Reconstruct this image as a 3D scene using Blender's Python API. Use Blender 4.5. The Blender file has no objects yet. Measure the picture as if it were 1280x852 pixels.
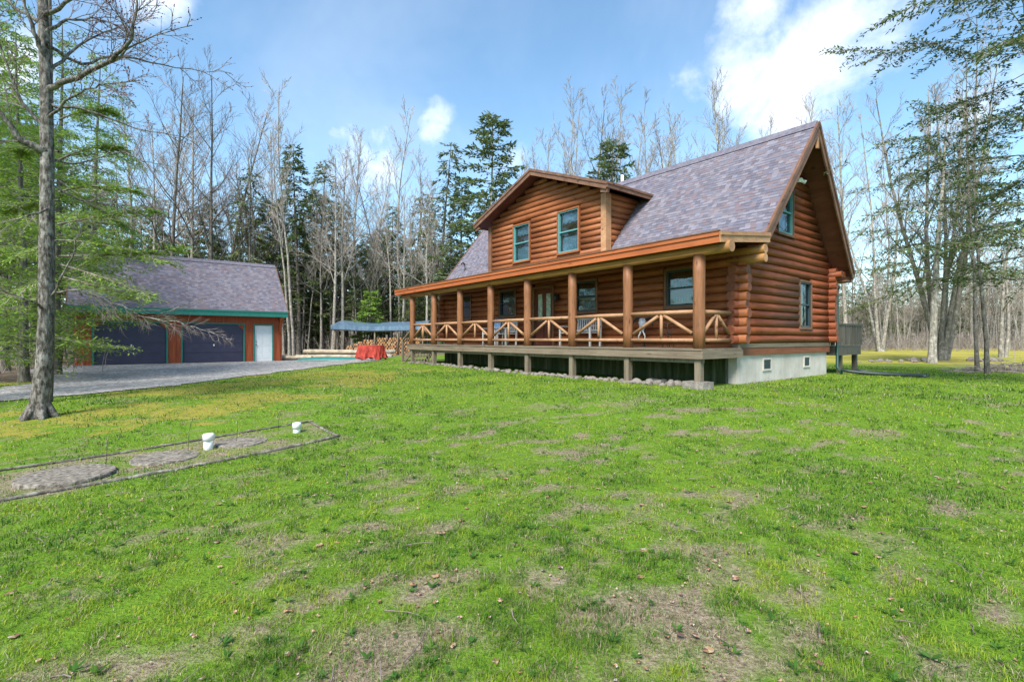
import bpy, bmesh, math, random
import numpy as np
from mathutils import Vector, Matrix
from mathutils.geometry import delaunay_2d_cdt

R = math.radians
sc = bpy.context.scene
col = sc.collection

# ------------------------------------------------------------------ camera
EYE = 1.45
cam_d = bpy.data.cameras.new("camera")
cam = bpy.data.objects.new("camera", cam_d)
col.objects.link(cam)
cam.location = (0, 0, EYE)
cam.rotation_euler = (R(90), 0, 0)
cam_d.sensor_width = 36
cam_d.lens = 620 / 1280 * 36
cam_d.shift_y = -2 / 1280
cam_d.clip_start = 0.05
cam_d.clip_end = 3000
sc.camera = cam

# ------------------------------------------------------------------ exposure
sc.view_settings.view_transform = 'Standard'
sc.view_settings.look = 'None'
sc.view_settings.gamma = 1
sc.view_settings.use_curve_mapping = False
sc.view_settings.exposure = 1.25
sc.cycles.max_bounces = 8
sc.cycles.transparent_max_bounces = 12

# ------------------------------------------------------------------ sun and sky
SUN_EL, SUN_AZ = 48, 205          # azimuth measured clockwise from +Y: behind the camera, a little left
sun_d = bpy.data.lights.new("sun", 'SUN')
sun_d.energy = 3.3
sun_d.angle = R(22)
sun_d.color = (1, 0.95, 0.86)
sun = bpy.data.objects.new("sun", sun_d)
col.objects.link(sun)
sd = Vector((math.sin(R(SUN_AZ)) * math.cos(R(SUN_EL)), math.cos(R(SUN_AZ)) * math.cos(R(SUN_EL)), math.sin(R(SUN_EL))))
sun.rotation_euler = sd.to_track_quat('Z', 'Y').to_euler()


class NT:
    """small helper round a node tree"""
    def __init__(s, nt):
        s.nt = nt
    def n(s, t, **kw):
        x = s.nt.nodes.new(t)
        for k, v in kw.items():
            setattr(x, k, v)
        return x
    def put(s, sock, v):
        if isinstance(v, bpy.types.NodeSocket):
            s.nt.links.new(v, sock)
        elif v is not None:
            try:
                sock.default_value = v
            except Exception:
                sock.default_value = (*v, 1) if len(v) == 3 else v
    def math(s, op, a, b=None, c=None, clamp=False):
        x = s.n('ShaderNodeMath', operation=op, use_clamp=clamp)
        s.put(x.inputs[0], a); s.put(x.inputs[1], b)
        if c is not None: s.put(x.inputs[2], c)
        return x.outputs[0]
    def vmath(s, op, a, b=None, out=0):
        x = s.n('ShaderNodeVectorMath', operation=op)
        s.put(x.inputs[0], a); s.put(x.inputs[1], b)
        return x.outputs[out]
    def noise(s, vec, scale=5, detail=4, rough=.55, dist=0, color=False):
        x = s.n('ShaderNodeTexNoise')
        s.put(x.inputs['Vector'], vec); s.put(x.inputs['Scale'], scale); s.put(x.inputs['Detail'], detail)
        s.put(x.inputs['Roughness'], rough); s.put(x.inputs['Distortion'], dist)
        return x.outputs['Color' if color else 'Fac']
    def ramp(s, fac, stops, interp='LINEAR'):
        x = s.n('ShaderNodeValToRGB')
        x.color_ramp.interpolation = interp
        el = x.color_ramp.elements
        while len(el) < len(stops): el.new(0.5)
        for e, (p, c) in zip(el, stops):
            e.position = p
            e.color = (*c, 1) if not isinstance(c, (int, float)) else (c, c, c, 1)
        s.put(x.inputs[0], fac)
        return x.outputs[0]
    def mix(s, fac, a, b, blend='MIX'):
        x = s.n('ShaderNodeMix', data_type='RGBA', blend_type=blend)
        s.put(x.inputs[0], fac); s.put(x.inputs[6], a); s.put(x.inputs[7], b)
        return x.outputs[2]
    def maprange(s, v, a, b, c=0, d=1, smooth=False):
        x = s.n('ShaderNodeMapRange', interpolation_type='SMOOTHSTEP' if smooth else 'LINEAR')
        for i, q in enumerate((v, a, b, c, d)): s.put(x.inputs[i], q)
        return x.outputs[0]
    def obj(s):
        return s.n('ShaderNodeTexCoord').outputs['Object']
    def pos(s):
        return s.n('ShaderNodeNewGeometry').outputs['Position']
    def island(s):
        return s.n('ShaderNodeNewGeometry').outputs['Random Per Island']
    def orand(s):
        return s.n('ShaderNodeObjectInfo').outputs['Random']
    def attr(s, name):
        return s.n('ShaderNodeAttribute', attribute_name=name).outputs['Fac']
    def scale(s, vec, v):
        return s.vmath('MULTIPLY', vec, v)
    def bump(s, h, strength=.4, dist=.02):
        x = s.n('ShaderNodeBump')
        s.put(x.inputs['Strength'], strength); s.put(x.inputs['Distance'], dist); s.put(x.inputs['Height'], h)
        return x.outputs[0]


world = bpy.data.worlds.new("World")
sc.world = world
world.use_nodes = True
wn = NT(world.node_tree)
bg = world.node_tree.nodes['Background']
sky = wn.n('ShaderNodeTexSky', sky_type='NISHITA', sun_disc=False)
sky.sun_elevation = R(SUN_EL)
sky.sun_rotation = R(SUN_AZ)
sky.air_density = 1.0
sky.dust_density = 0.6
sky.ozone_density = 2.0
dirv = wn.vmath('NORMALIZE', wn.n('ShaderNodeTexCoord').outputs['Generated'])
sep = wn.n('ShaderNodeSeparateXYZ'); wn.put(sep.inputs[0], dirv)
cl_noise = wn.noise(dirv, 8, 9, .62, .15)
cl_noise2 = wn.noise(dirv, 2.2, 5, .6, .3)
# cloud banks: a centre on the sky (as a direction) and an angular radius
CLOUDS = [((.69, 1, .64), .13), ((.60, 1, .56), .13), ((.47, 1, .53), .10), ((.40, 1, .51), .06), ((.50, 1, .67), .07), ((.72, 1, .74), .07),
          ((-.31, 1, .37), .06), ((-.26, 1, .34), .055), ((-.35, 1, .42), .035), ((-.15, 1, .46), .035), ((-.155, 1, .42), .03), ((0.01, 1, .37), .03), ((.56, 1, .45), .07),
          ((-.72, 1, .70), .07), ((-1.0, 1, .55), .07), ((.95, 1, .5), .06), ((.66, 1, .12), .07), ((.2, 1, .25), .06)]
acc = None
for c, r in CLOUDS:
    v = Vector(c).normalized()
    dd = wn.vmath('DISTANCE', dirv, tuple(v), out='Value')
    b = wn.maprange(dd, 0, r * (1.5 if r > .065 else 2.1), 1 if r > .065 else .66, 0, True)
    acc = b if acc is None else wn.math('MAXIMUM', acc, b)
cl = wn.math('ADD', wn.math('MULTIPLY', acc, 1.05), wn.math('MULTIPLY', wn.math('SUBTRACT', cl_noise, .5), 2.2))
cl = wn.maprange(cl, .34, 1.4, 0, .92, True)
veil = wn.maprange(cl_noise2, .42, .75, 0, .34, True)
veil = wn.math('MULTIPLY', veil, wn.maprange(sep.outputs[2], 0, .5, 1, .35))
cl = wn.math('MAXIMUM', cl, veil)
hs = wn.n('ShaderNodeHueSaturation'); hs.inputs['Saturation'].default_value = 1.0; wn.put(hs.inputs['Color'], sky.outputs[0])
skyc = wn.mix(cl, wn.mix(1.0, hs.outputs[0], (.93, 1.08, 1.04, 1), 'MULTIPLY'), wn.mix(cl_noise, (4.2, 4.7, 5.6, 1), (6.0, 6.2, 6.6, 1)))
wn.put(bg.inputs['Color'], skyc)
bg.inputs['Strength'].default_value = 0.115


# ------------------------------------------------------------------ helpers
class MB:
    def __init__(s):
        s.v = []; s.f = []; s.m = []; s.uv = {}; s.sm = []
    def face(s, pts, m=0, uv=None, smooth=False):
        i = len(s.v)
        s.v += [tuple(p) for p in pts]
        s.f.append(tuple(range(i, i + len(pts)))); s.m.append(m); s.sm.append(smooth)
        if uv: s.uv[len(s.f) - 1] = uv
    def box(s, x0, y0, z0, x1, y1, z1, m=0):
        x0, x1 = sorted((x0, x1)); y0, y1 = sorted((y0, y1)); z0, z1 = sorted((z0, z1))
        i = len(s.v)
        s.v += [(x0, y0, z0), (x1, y0, z0), (x1, y1, z0), (x0, y1, z0), (x0, y0, z1), (x1, y0, z1), (x1, y1, z1), (x0, y1, z1)]
        for f in ((0, 3, 2, 1), (4, 5, 6, 7), (0, 1, 5, 4), (1, 2, 6, 5), (2, 3, 7, 6), (3, 0, 4, 7)):
            s.f.append(tuple(i + k for k in f)); s.m.append(m); s.sm.append(False)
    def bar(s, p0, p1, w, h, m=0, up=(0, 0, 1)):
        """rectangular bar from p0 to p1, w across and h along up"""
        p0, p1 = Vector(p0), Vector(p1)
        d = (p1 - p0).normalized(); u = Vector(up)
        a = d.cross(u)
        if a.length < 1e-4: a = d.cross(Vector((1, 0, 0)))
        a.normalize(); b = a.cross(d)
        i = len(s.v)
        for p in (p0, p1):
            for sa, sb in ((-1, -1), (1, -1), (1, 1), (-1, 1)):
                s.v.append(tuple(p + a * (sa * w / 2) + b * (sb * h / 2)))
        for f in ((0, 1, 2, 3), (7, 6, 5, 4), (0, 4, 5, 1), (1, 5, 6, 2), (2, 6, 7, 3), (3, 7, 4, 0)):
            s.f.append(tuple(i + k for k in f)); s.m.append(m); s.sm.append(False)
    def tube(s, pts, rad, n=8, m=0, caps=True, smooth=True, capm=None):
        pts = [Vector(p) for p in pts]
        if not isinstance(rad, (list, tuple)): rad = [rad] * len(pts)
        i0 = len(s.v)
        d0 = (pts[1] - pts[0]).normalized()
        a = d0.cross(Vector((0, 0, 1)) if abs(d0.z) < .9 else Vector((1, 0, 0))).normalized()
        for k, p in enumerate(pts):
            d = (pts[min(k + 1, len(pts) - 1)] - pts[max(k - 1, 0)])
            if d.length > 1e-9: d.normalize()
            else: d = d0
            a = (a - d * a.dot(d)).normalized(); b = d.cross(a)
            for j in range(n):
                t = 2 * math.pi * j / n
                s.v.append(tuple(p + (a * math.cos(t) + b * math.sin(t)) * rad[k]))
        for k in range(len(pts) - 1):
            for j in range(n):
                q = i0 + k * n
                s.f.append((q + j, q + (j + 1) % n, q + n + (j + 1) % n, q + n + j)); s.m.append(m); s.sm.append(smooth)
        if caps:
            cm = m if capm is None else capm
            s.f.append(tuple(i0 + j for j in reversed(range(n)))); s.m.append(cm); s.sm.append(False)
            q = i0 + (len(pts) - 1) * n
            s.f.append(tuple(q + j for j in range(n))); s.m.append(cm); s.sm.append(False)
    def prism(s, poly, z0, z1, m=0):
        """vertical prism over a list of (x, y), counter-clockwise"""
        n = len(poly); i = len(s.v)
        s.v += [(x, y, z0) for x, y in poly] + [(x, y, z1) for x, y in poly]
        s.f.append(tuple(i + k for k in reversed(range(n)))); s.m.append(m); s.sm.append(False)
        s.f.append(tuple(i + n + k for k in range(n))); s.m.append(m); s.sm.append(False)
        for k in range(n):
            s.f.append((i + k, i + (k + 1) % n, i + n + (k + 1) % n, i + n + k)); s.m.append(m); s.sm.append(False)
    def mesh(s, name, mats):
        me = bpy.data.meshes.new(name)
        me.from_pydata(s.v, [], s.f)
        for x in (mats if isinstance(mats, (list, tuple)) else [mats]): me.materials.append(x)
        me.polygons.foreach_set('material_index', s.m)
        me.polygons.foreach_set('use_smooth', s.sm)
        if s.uv:
            ul = me.uv_layers.new(name='UVMap')
            for fi, uvs in s.uv.items():
                p = me.polygons[fi]
                for li, q in zip(p.loop_indices, uvs): ul.data[li].uv = q
        me.update()
        return me
    def build(s, name, mats, parent=None):
        return link(name, s.mesh(name, mats), parent)


def link(name, me, parent=None, loc=None):
    o = bpy.data.objects.new(name, me)
    col.objects.link(o)
    if parent: o.parent = parent
    if loc: o.location = loc
    return o


def tag(o, label=None, cat=None, group=None, kind=None):
    if label: o['label'] = label
    if cat: o['category'] = cat
    if group: o['group'] = group
    if kind: o['kind'] = kind
    return o


def empty(name, loc, rz=0, label=None, cat=None, group=None):
    o = bpy.data.objects.new(name, None)
    col.objects.link(o)
    o.location = loc; o.rotation_euler = (0, 0, rz); o.empty_display_size = .3
    return tag(o, label, cat, group)


def copy_thing(root, loc, rz=0, scale=1, label=None, group=None):
    r = root.copy(); col.objects.link(r)
    r.location = loc; r.rotation_euler = (r.rotation_euler[0], r.rotation_euler[1], rz)
    r.scale = (scale,) * 3 if isinstance(scale, (int, float)) else scale
    if label: r['label'] = label
    if group: r['group'] = group
    for ch in KIDS.get(root.name, []):
        c = ch.copy(); col.objects.link(c); c.parent = r
    return r


KIDS = {}


def sstep(a, b, x):
    t = np.clip((np.asarray(x, float) - a) / (b - a), 0, 1)
    return t * t * (3 - 2 * t)


def ground_z(x, y):
    x = np.asarray(x, float); y = np.asarray(y, float)
    w = sstep(-13, -5, x)
    z = sstep(5, 12, y) * (.12 + .20 * w) + .07 * sstep(15, 22, y) * w * (1 - sstep(2, 9, x))
    z = z + .03 * np.sin(x * .55 + 1.3) * np.sin(y * .45) * sstep(1, 6, np.hypot(x, y)) * (1 - sstep(9, 11, y))
    z = z + sstep(45, 120, y) * 1.0 + sstep(84, 190, y) * 13
    return z


def gz(x, y): return float(ground_z(x, y))


def at(px, Y):
    """where a line of sight through the column px meets depth Y, on the ground"""
    X = (px - 640) / 620 * Y
    return (X, Y, gz(X, Y))


def inside(poly, x, y):
    x = np.asarray(x); y = np.asarray(y)
    r = np.zeros(x.shape, bool)
    n = len(poly)
    for i in range(n):
        x0, y0 = poly[i]; x1, y1 = poly[(i + 1) % n]
        c = ((y0 > y) != (y1 > y))
        with np.errstate(divide='ignore', invalid='ignore'):
            xi = (x1 - x0) * (y - y0) / (y1 - y0 + 1e-12) + x0
        r ^= c & (x < xi)
    return r


def vnoise(x, y, seed=0):
    xi = np.floor(x).astype(np.int64); yi = np.floor(y).astype(np.int64)
    fx = x - xi; fy = y - yi
    fx = fx * fx * (3 - 2 * fx); fy = fy * fy * (3 - 2 * fy)
    def h(a, b):
        k = (a * 374761393 + b * 668265263 + seed * 982451653) & 0x7fffffff
        k = ((k ^ (k >> 13)) * 1274126177) & 0x7fffffff
        return ((k ^ (k >> 16)) & 0xffff) / 65535.0
    a = h(xi, yi); b = h(xi + 1, yi); c = h(xi, yi + 1); d = h(xi + 1, yi + 1)
    return a + (b - a) * fx + (c - a) * fy + (a - b - c + d) * fx * fy


def fbm(x, y, seed=0, octv=4):
    s = 0; a = 1; t = 0
    for k in range(octv):
        s = s + a * vnoise(x * 2 ** k + 17.3 * k, y * 2 ** k - 9.1 * k, seed + k); t += a; a *= .55
    return s / t


# ------------------------------------------------------------------ materials
def mat(name, rough=.7, spec=.3):
    m = bpy.data.materials.new(name); m.use_nodes = True
    nt = NT(m.node_tree)
    b = m.node_tree.nodes['Principled BSDF']
    b.inputs['Roughness'].default_value = rough
    b.inputs['Specular IOR Level'].default_value = spec
    return m, nt, b


def wood(name, stops, rough=.55, stretch=(1.3, 1.3, 16), isl=.5, bump=.25, spec=.35, streak=.35):
    m, n, b = mat(name, rough, spec)
    o = n.obj()
    off = n.math('MULTIPLY', n.island(), 37.0)
    v = n.vmath('ADD', n.scale(o, stretch), n.n('ShaderNodeCombineXYZ').outputs[0])
    cx = n.n('ShaderNodeCombineXYZ'); n.put(cx.inputs[0], off); n.put(cx.inputs[1], off)
    v = n.vmath('ADD', n.scale(o, stretch), cx.outputs[0])
    a = n.noise(v, 1.0, 5, .6, .4)
    f = n.math('ADD', n.math('MULTIPLY', a, 1 - isl * .5), n.math('MULTIPLY', n.math('SUBTRACT', n.island(), .35), isl * .5))
    c = n.ramp(f, stops)
    st = n.noise(n.scale(v, (1, 1, 2.5)), 3.0, 3, .7)
    c = n.mix(n.maprange(st, .55, .8, 0, streak), c, tuple(q * .35 for q in stops[0][1]))
    blot = n.noise(o, 1.6, 3, .6)
    c = n.mix(n.maprange(blot, .45, .8, 0, .35), c, tuple(q * .55 for q in stops[1][1]))
    # knots and drying checks
    kn = n.n('ShaderNodeTexVoronoi'); n.put(kn.inputs['Vector'], n.scale(v, tuple(1.0 if q < 3 else .3 for q in stretch))); kn.inputs['Scale'].default_value = 1.5
    k2 = n.maprange(n.math('ADD', kn.outputs['Distance'], n.math('MULTIPLY', n.math('SUBTRACT', st, .5), .15)), .07, .15, .8, 0)
    c = n.mix(k2, c, tuple(q * .22 for q in stops[1][1]))
    ck = n.noise(n.scale(v, tuple(.45 if q < 3 else 1.6 for q in stretch)), 1.3, 2, .5)
    ckf = n.maprange(n.math('ABSOLUTE', n.math('SUBTRACT', ck, .5)), 0, .016, .75, 0)
    c = n.mix(n.math('MULTIPLY', ckf, n.maprange(blot, .45, .6)), c, tuple(q * .2 for q in stops[1][1]))
    n.put(b.inputs['Base Color'], c)
    n.put(b.inputs['Normal'], n.bump(n.math('SUBTRACT', n.math('ADD', a, n.math('MULTIPLY', st, .5)), n.math('MULTIPLY', ckf, .6)), bump, .012))
    return m


def shingles(name, cols, row=.125, tab=.15):
    m, n, b = mat(name, .9, .2)
    uv = n.n('ShaderNodeTexCoord').outputs['UV']
    s = n.n('ShaderNodeSeparateXYZ'); n.put(s.inputs[0], uv)
    rowf = n.math('DIVIDE', s.outputs[1], row)
    ri = n.math('FLOOR', rowf)
    w1 = n.n('ShaderNodeTexWhiteNoise', noise_dimensions='1D'); n.put(w1.inputs['W'], ri)
    u = n.math('ADD', n.math('DIVIDE', s.outputs[0], tab), n.math('MULTIPLY', w1.outputs['Value'], 9.7))
    # tabs of uneven width
    wob = n.n('ShaderNodeTexNoise', noise_dimensions='2D'); n.put(wob.inputs['Scale'], 2.3)
    cv = n.n('ShaderNodeCombineXYZ'); n.put(cv.inputs[0], u); n.put(cv.inputs[1], n.math('MULTIPLY', ri, 3.7))
    n.put(wob.inputs['Vector'], cv.outputs[0])
    ui = n.math('FLOOR', n.math('ADD', u, n.math('MULTIPLY', wob.outputs['Fac'], .7)))
    cc = n.n('ShaderNodeCombineXYZ'); n.put(cc.inputs[0], ui); n.put(cc.inputs[1], ri)
    w2 = n.n('ShaderNodeTexWhiteNoise', noise_dimensions='2D'); n.put(w2.inputs['Vector'], cc.outputs[0])
    k = len(cols)
    c = n.ramp(w2.outputs['Value'], [(i / k, q) for i, q in enumerate(cols)], 'CONSTANT')
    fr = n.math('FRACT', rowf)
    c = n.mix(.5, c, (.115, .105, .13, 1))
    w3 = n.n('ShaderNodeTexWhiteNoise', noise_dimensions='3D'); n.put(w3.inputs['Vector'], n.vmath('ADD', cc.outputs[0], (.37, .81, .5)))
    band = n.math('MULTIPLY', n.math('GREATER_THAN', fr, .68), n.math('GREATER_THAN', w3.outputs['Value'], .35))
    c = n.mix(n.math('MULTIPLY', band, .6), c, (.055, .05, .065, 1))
    gran = n.noise(n.scale(uv, (60, 60, 60)), 1, 2)
    c = n.mix(n.maprange(gran, .3, .7, 0, .35), c, n.mix(.5, c, (0.02, .02, .025, 1)))
    wear = n.noise(n.scale(uv, (.5, .25, 1)), 1, 4)
    c = n.mix(n.maprange(wear, .4, .7, 0, .15), c, (.15, .145, .165, 1))
    n.put(b.inputs['Base Color'], c)
    hgt = n.math('ADD', n.math('SUBTRACT', 1, fr), n.math('MULTIPLY', w2.outputs['Value'], .9))
    n.put(b.inputs['Normal'], n.bump(hgt, .9, .03))
    return m


def plain(name, c, rough=.6, spec=.3, var=.15, scale=6, bump=0, metal=0):
    m, n, b = mat(name, rough, spec)
    a = n.noise(n.obj(), scale, 4, .6)
    n.put(b.inputs['Base Color'], n.mix(n.maprange(a, .3, .7), tuple(q * (1 - var) for q in c), tuple(min(1, q * (1 + var)) for q in c)))
    if bump: n.put(b.inputs['Normal'], n.bump(a, bump, .02))
    b.inputs['Metallic'].default_value = metal
    return m


M = {}
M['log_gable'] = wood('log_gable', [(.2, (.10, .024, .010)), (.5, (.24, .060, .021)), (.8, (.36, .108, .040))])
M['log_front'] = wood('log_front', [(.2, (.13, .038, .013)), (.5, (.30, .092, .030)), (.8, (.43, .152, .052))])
M['log_dormer'] = wood('log_dormer', [(.2, (.15, .047, .015)), (.5, (.30, .098, .032)), (.8, (.41, .165, .062))])
M['log_end'] = wood('log_end', [(.2, (.09, .028, .014)), (.5, (.2, .06, .028)), (.8, (.32, .11, .05))], stretch=(6, 6, 6))
M['post_wood'] = wood('post_wood', [(.2, (.12, .047, .02)), (.5, (.235, .098, .043)), (.8, (.33, .165, .083))], stretch=(14, 14, 1.1), isl=.3)
M['rail_wood'] = wood('rail_wood', [(.2, (.24, .115, .06)), (.5, (.36, .195, .105)), (.8, (.46, .28, .17))], stretch=(6, 6, 6), isl=.4, streak=.15)
M['beam_wood'] = wood('beam_wood', [(.2, (.20, .085, .025)), (.5, (.36, .17, .055)), (.8, (.5, .27, .11))])
M['fascia'] = wood('fascia', [(.2, (.28, .07, .022)), (.5, (.36, .10, .031)), (.8, (.42, .13, .045))], stretch=(.7, .7, 12), isl=.15, streak=.08, bump=.08)
M['fascia_tan'] = wood('fascia_tan', [(.2, (.26, .12, .05)), (.5, (.42, .22, .11)), (.8, (.55, .33, .18))], stretch=(5, 2, 5), isl=.2)
M['rake'] = wood('rake', [(.2, (.085, .04, .025)), (.5, (.18, .09, .055)), (.8, (.28, .16, .10))], stretch=(4, 2, 2), isl=.3)
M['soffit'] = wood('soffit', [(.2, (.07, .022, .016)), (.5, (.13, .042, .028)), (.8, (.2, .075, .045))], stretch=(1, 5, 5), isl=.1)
M['porch_ceiling'] = wood('porch_ceiling', [(.2, (.16, .07, .025)), (.5, (.28, .13, .05)), (.8, (.38, .2, .08))], stretch=(8, 1, 1), isl=.1)
M['deck_wood'] = wood('deck_wood', [(.2, (.10, .075, .052)), (.5, (.19, .145, .105)), (.8, (.26, .215, .165))], stretch=(1, 1, 18), isl=.25, streak=.25)
M['grey_post'] = wood('grey_post', [(.2, (.10, .075, .05)), (.5, (.18, .145, .105)), (.8, (.26, .215, .165))], stretch=(16, 16, 1), isl=.25)
M['rim_board'] = wood('rim_board', [(.2, (.11, .03, .015)), (.5, (.2, .06, .026)), (.8, (.28, .09, .04))], isl=.1)
M['trim_brown'] = wood('trim_brown', [(.2, (.10, .045, .025)), (.5, (.18, .085, .045)), (.8, (.26, .13, .075))], stretch=(5, 5, 5))
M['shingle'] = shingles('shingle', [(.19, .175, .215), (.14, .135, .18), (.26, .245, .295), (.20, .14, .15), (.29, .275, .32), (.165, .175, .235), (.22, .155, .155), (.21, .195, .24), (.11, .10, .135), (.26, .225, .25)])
M['teal'] = plain('teal_paint', (.10, .27, .27), .45, .4, .12)
M['teal_dark'] = plain('dark_teal_paint', (.02, .045, .055), .45, .4, .12)
M['white'] = plain('white_paint', (.72, .72, .70), .5, .4, .06)
M['chair_white'] = plain('worn_white_paint', (.36, .36, .36), .6, .3, .15)
M['black'] = plain('black_metal', (.02, .02, .022), .4, .4, .2)
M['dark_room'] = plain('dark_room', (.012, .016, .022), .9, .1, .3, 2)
M['curtain'] = plain('curtain', (.55, .55, .58), .9, .1, .3, 14)
M['sheer'] = plain('sheer_curtain', (.16, .19, .19), .9, .1, .5, 10)
M['metal_strip'] = plain('flashing_metal', (.35, .36, .38), .45, .5, .1)

m, n, b = mat('window_glass', .03, .5)
nt = m.node_tree
tr = n.n('ShaderNodeBsdfTransparent'); tr.inputs[0].default_value = (.50, .66, .72, 1)
gl = n.n('ShaderNodeBsdfGlossy'); gl.inputs['Roughness'].default_value = .03; gl.inputs[0].default_value = (.75, .9, 1, 1)
n.put(gl.inputs['Normal'], n.bump(n.noise(n.obj(), 2.5, 2), .06, .05))
lw = n.n('ShaderNodeLayerWeight'); lw.inputs[0].default_value = .35
ms = n.n('ShaderNodeMixShader')
n.put(ms.inputs[0], n.maprange(lw.outputs['Fresnel'], 0, 1, .09, .8))
nt.links.new(tr.outputs[0], ms.inputs[1]); nt.links.new(gl.outputs[0], ms.inputs[2])
nt.links.new(ms.outputs[0], nt.nodes['Material Output'].inputs[0])
M['glass'] = m

# poured concrete with vertical weather stains and moss
m, n, b = mat('concrete', .85, .2)
o = n.obj()
c = n.ramp(n.noise(o, 1.6, 6, .65), [(.3, (.40, .36, .325)), (.55, (.51, .47, .435)), (.75, (.58, .545, .51))])
st = n.noise(n.scale(o, (9, 9, .7)), 1, 4, .6)
c = n.mix(n.maprange(st, .5, .75, 0, .3), c, (.24, .21, .175, 1))
fine = n.noise(o, 26, 3)
c = n.mix(n.maprange(fine, .55, .75, 0, .3), c, (.22, .215, .2, 1))
n.put(b.inputs['Base Color'], c); n.put(b.inputs['Normal'], n.bump(fine, .25, .01))
M['concrete'] = m
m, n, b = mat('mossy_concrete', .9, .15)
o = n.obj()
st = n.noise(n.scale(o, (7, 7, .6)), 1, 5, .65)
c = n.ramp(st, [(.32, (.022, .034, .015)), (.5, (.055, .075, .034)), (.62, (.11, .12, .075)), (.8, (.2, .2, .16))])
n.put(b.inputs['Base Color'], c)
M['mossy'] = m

# stone
m, n, b = mat('fieldstone', .9, .2)
o = n.obj()
c = n.ramp(n.noise(o, 7, 5, .6), [(.3, (.10, .085, .075)), (.55, (.22, .195, .175)), (.75, (.34, .31, .285))])
c = n.mix(n.math('MULTIPLY', n.orand(), .4), c, (.26, .215, .19, 1))
n.put(b.inputs['Base Color'], c); n.put(b.inputs['Normal'], n.bump(n.noise(o, 16, 4), .5, .03))
M['stone'] = m

# garage
m, n, b = mat('red_board', .65, .3)
o = n.obj()
g = n.noise(n.scale(o, (12, 12, .8)), 1, 4, .6)
n.put(b.inputs['Base Color'], n.ramp(g, [(.25, (.19, .038, .014)), (.5, (.30, .065, .022)), (.75, (.36, .092, .032))]))
n.put(b.inputs['Normal'], n.bump(g, .2, .01))
M['red_board'] = m
M['green_trim'] = plain('green_trim', (.018, .165, .13), .5, .4, .12)
M['door_purple'] = plain('purple_door', (.040, .037, .072), .45, .4, .12, 3)
M['door_white'] = plain('white_door', (.70, .71, .72), .45, .4, .05)

# bark
def bark(name, stops, sc_=(9, 9, 2.2), bump=.7):
    m, n, b = mat(name, .95, .1)
    o = n.obj()
    a = n.noise(n.scale(o, sc_), 1.6, 6, .65, .3)
    c = n.ramp(a, stops)
    li = n.noise(o, 5.5, 5, .65)
    c = n.mix(n.maprange(li, .52, .68, 0, .6), c, tuple(min(1, q * 1.6 + .03) for q in stops[-1][1]))
    c = n.mix(n.math('MULTIPLY', n.orand(), .35), c, tuple(q * .55 for q in stops[1][1]))
    n.put(b.inputs['Base Color'], c); n.put(b.inputs['Normal'], n.bump(a, bump, .03))
    return m
M['bark_grey'] = bark('bark_grey', [(.3, (.09, .08, .07)), (.5, (.25, .225, .195)), (.7, (.42, .39, .345))])
M['bark_dark'] = bark('bark_dark', [(.3, (.045, .038, .033)), (.5, (.13, .115, .098)), (.7, (.25, .23, .20))])
M['bark_mid'] = bark('bark_mid', [(.3, (.06, .053, .047)), (.5, (.18, .16, .14)), (.7, (.32, .295, .265))])
M['bark_near'] = bark('bark_near', [(.36, (.028, .024, .022)), (.5, (.13, .115, .10)), (.64, (.30, .28, .26))], (16, 16, 5), 1.0)
M['twig'] = plain('twig', (.27, .23, .20), .9, .1, .35, 1.5)
M['twig_red'] = plain('red_twig', (.19, .15, .14), .9, .1, .35, 1.5)
M['twig_pale'] = plain('pale_twig', (.38, .33, .295), .9, .1, .3, 1.5)

def foliage(name, stops):
    m, n, b = mat(name, .7, .15)
    r = n.island()
    cl_ = n.noise(n.obj(), .8, 3, .6)
    f = n.math('ADD', n.math('MULTIPLY', r, .5), n.math('MULTIPLY', cl_, .55))
    f = n.math('ADD', f, n.math('MULTIPLY', n.math('SUBTRACT', n.orand(), .5), .2))
    c = n.ramp(f, stops)
    n.put(b.inputs['Base Color'], c)
    t = n.n('ShaderNodeBsdfTranslucent'); n.put(t.inputs[0], c)
    mx = n.n('ShaderNodeMixShader'); mx.inputs[0].default_value = .35
    nt = m.node_tree
    nt.links.new(b.outputs[0], mx.inputs[1]); nt.links.new(t.outputs[0], mx.inputs[2])
    nt.links.new(mx.outputs[0], nt.nodes['Material Output'].inputs[0])
    return m
M['needle'] = foliage('needle', [(.2, (.055, .085, .030)), (.5, (.11, .155, .052)), (.8, (.19, .235, .085))])
M['needle_bright'] = foliage('bright_needle', [(.2, (.09, .175, .022)), (.5, (.185, .31, .042)), (.8, (.30, .42, .075))])
M['needle_olive'] = foliage('olive_needle', [(.2, (.06, .085, .03)), (.5, (.12, .15, .055)), (.8, (.20, .22, .095))])
M['needle_brown'] = foliage('brown_needle', [(.2, (.05, .04, .025)), (.5, (.10, .08, .05)), (.8, (.17, .14, .09))])
M['bud'] = plain('bud', (.16, .055, .06), .8, .1, .3)
M['brass'] = plain('pale_wood_end', (.44, .25, .115), .8, .15, .35, 9)

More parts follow.
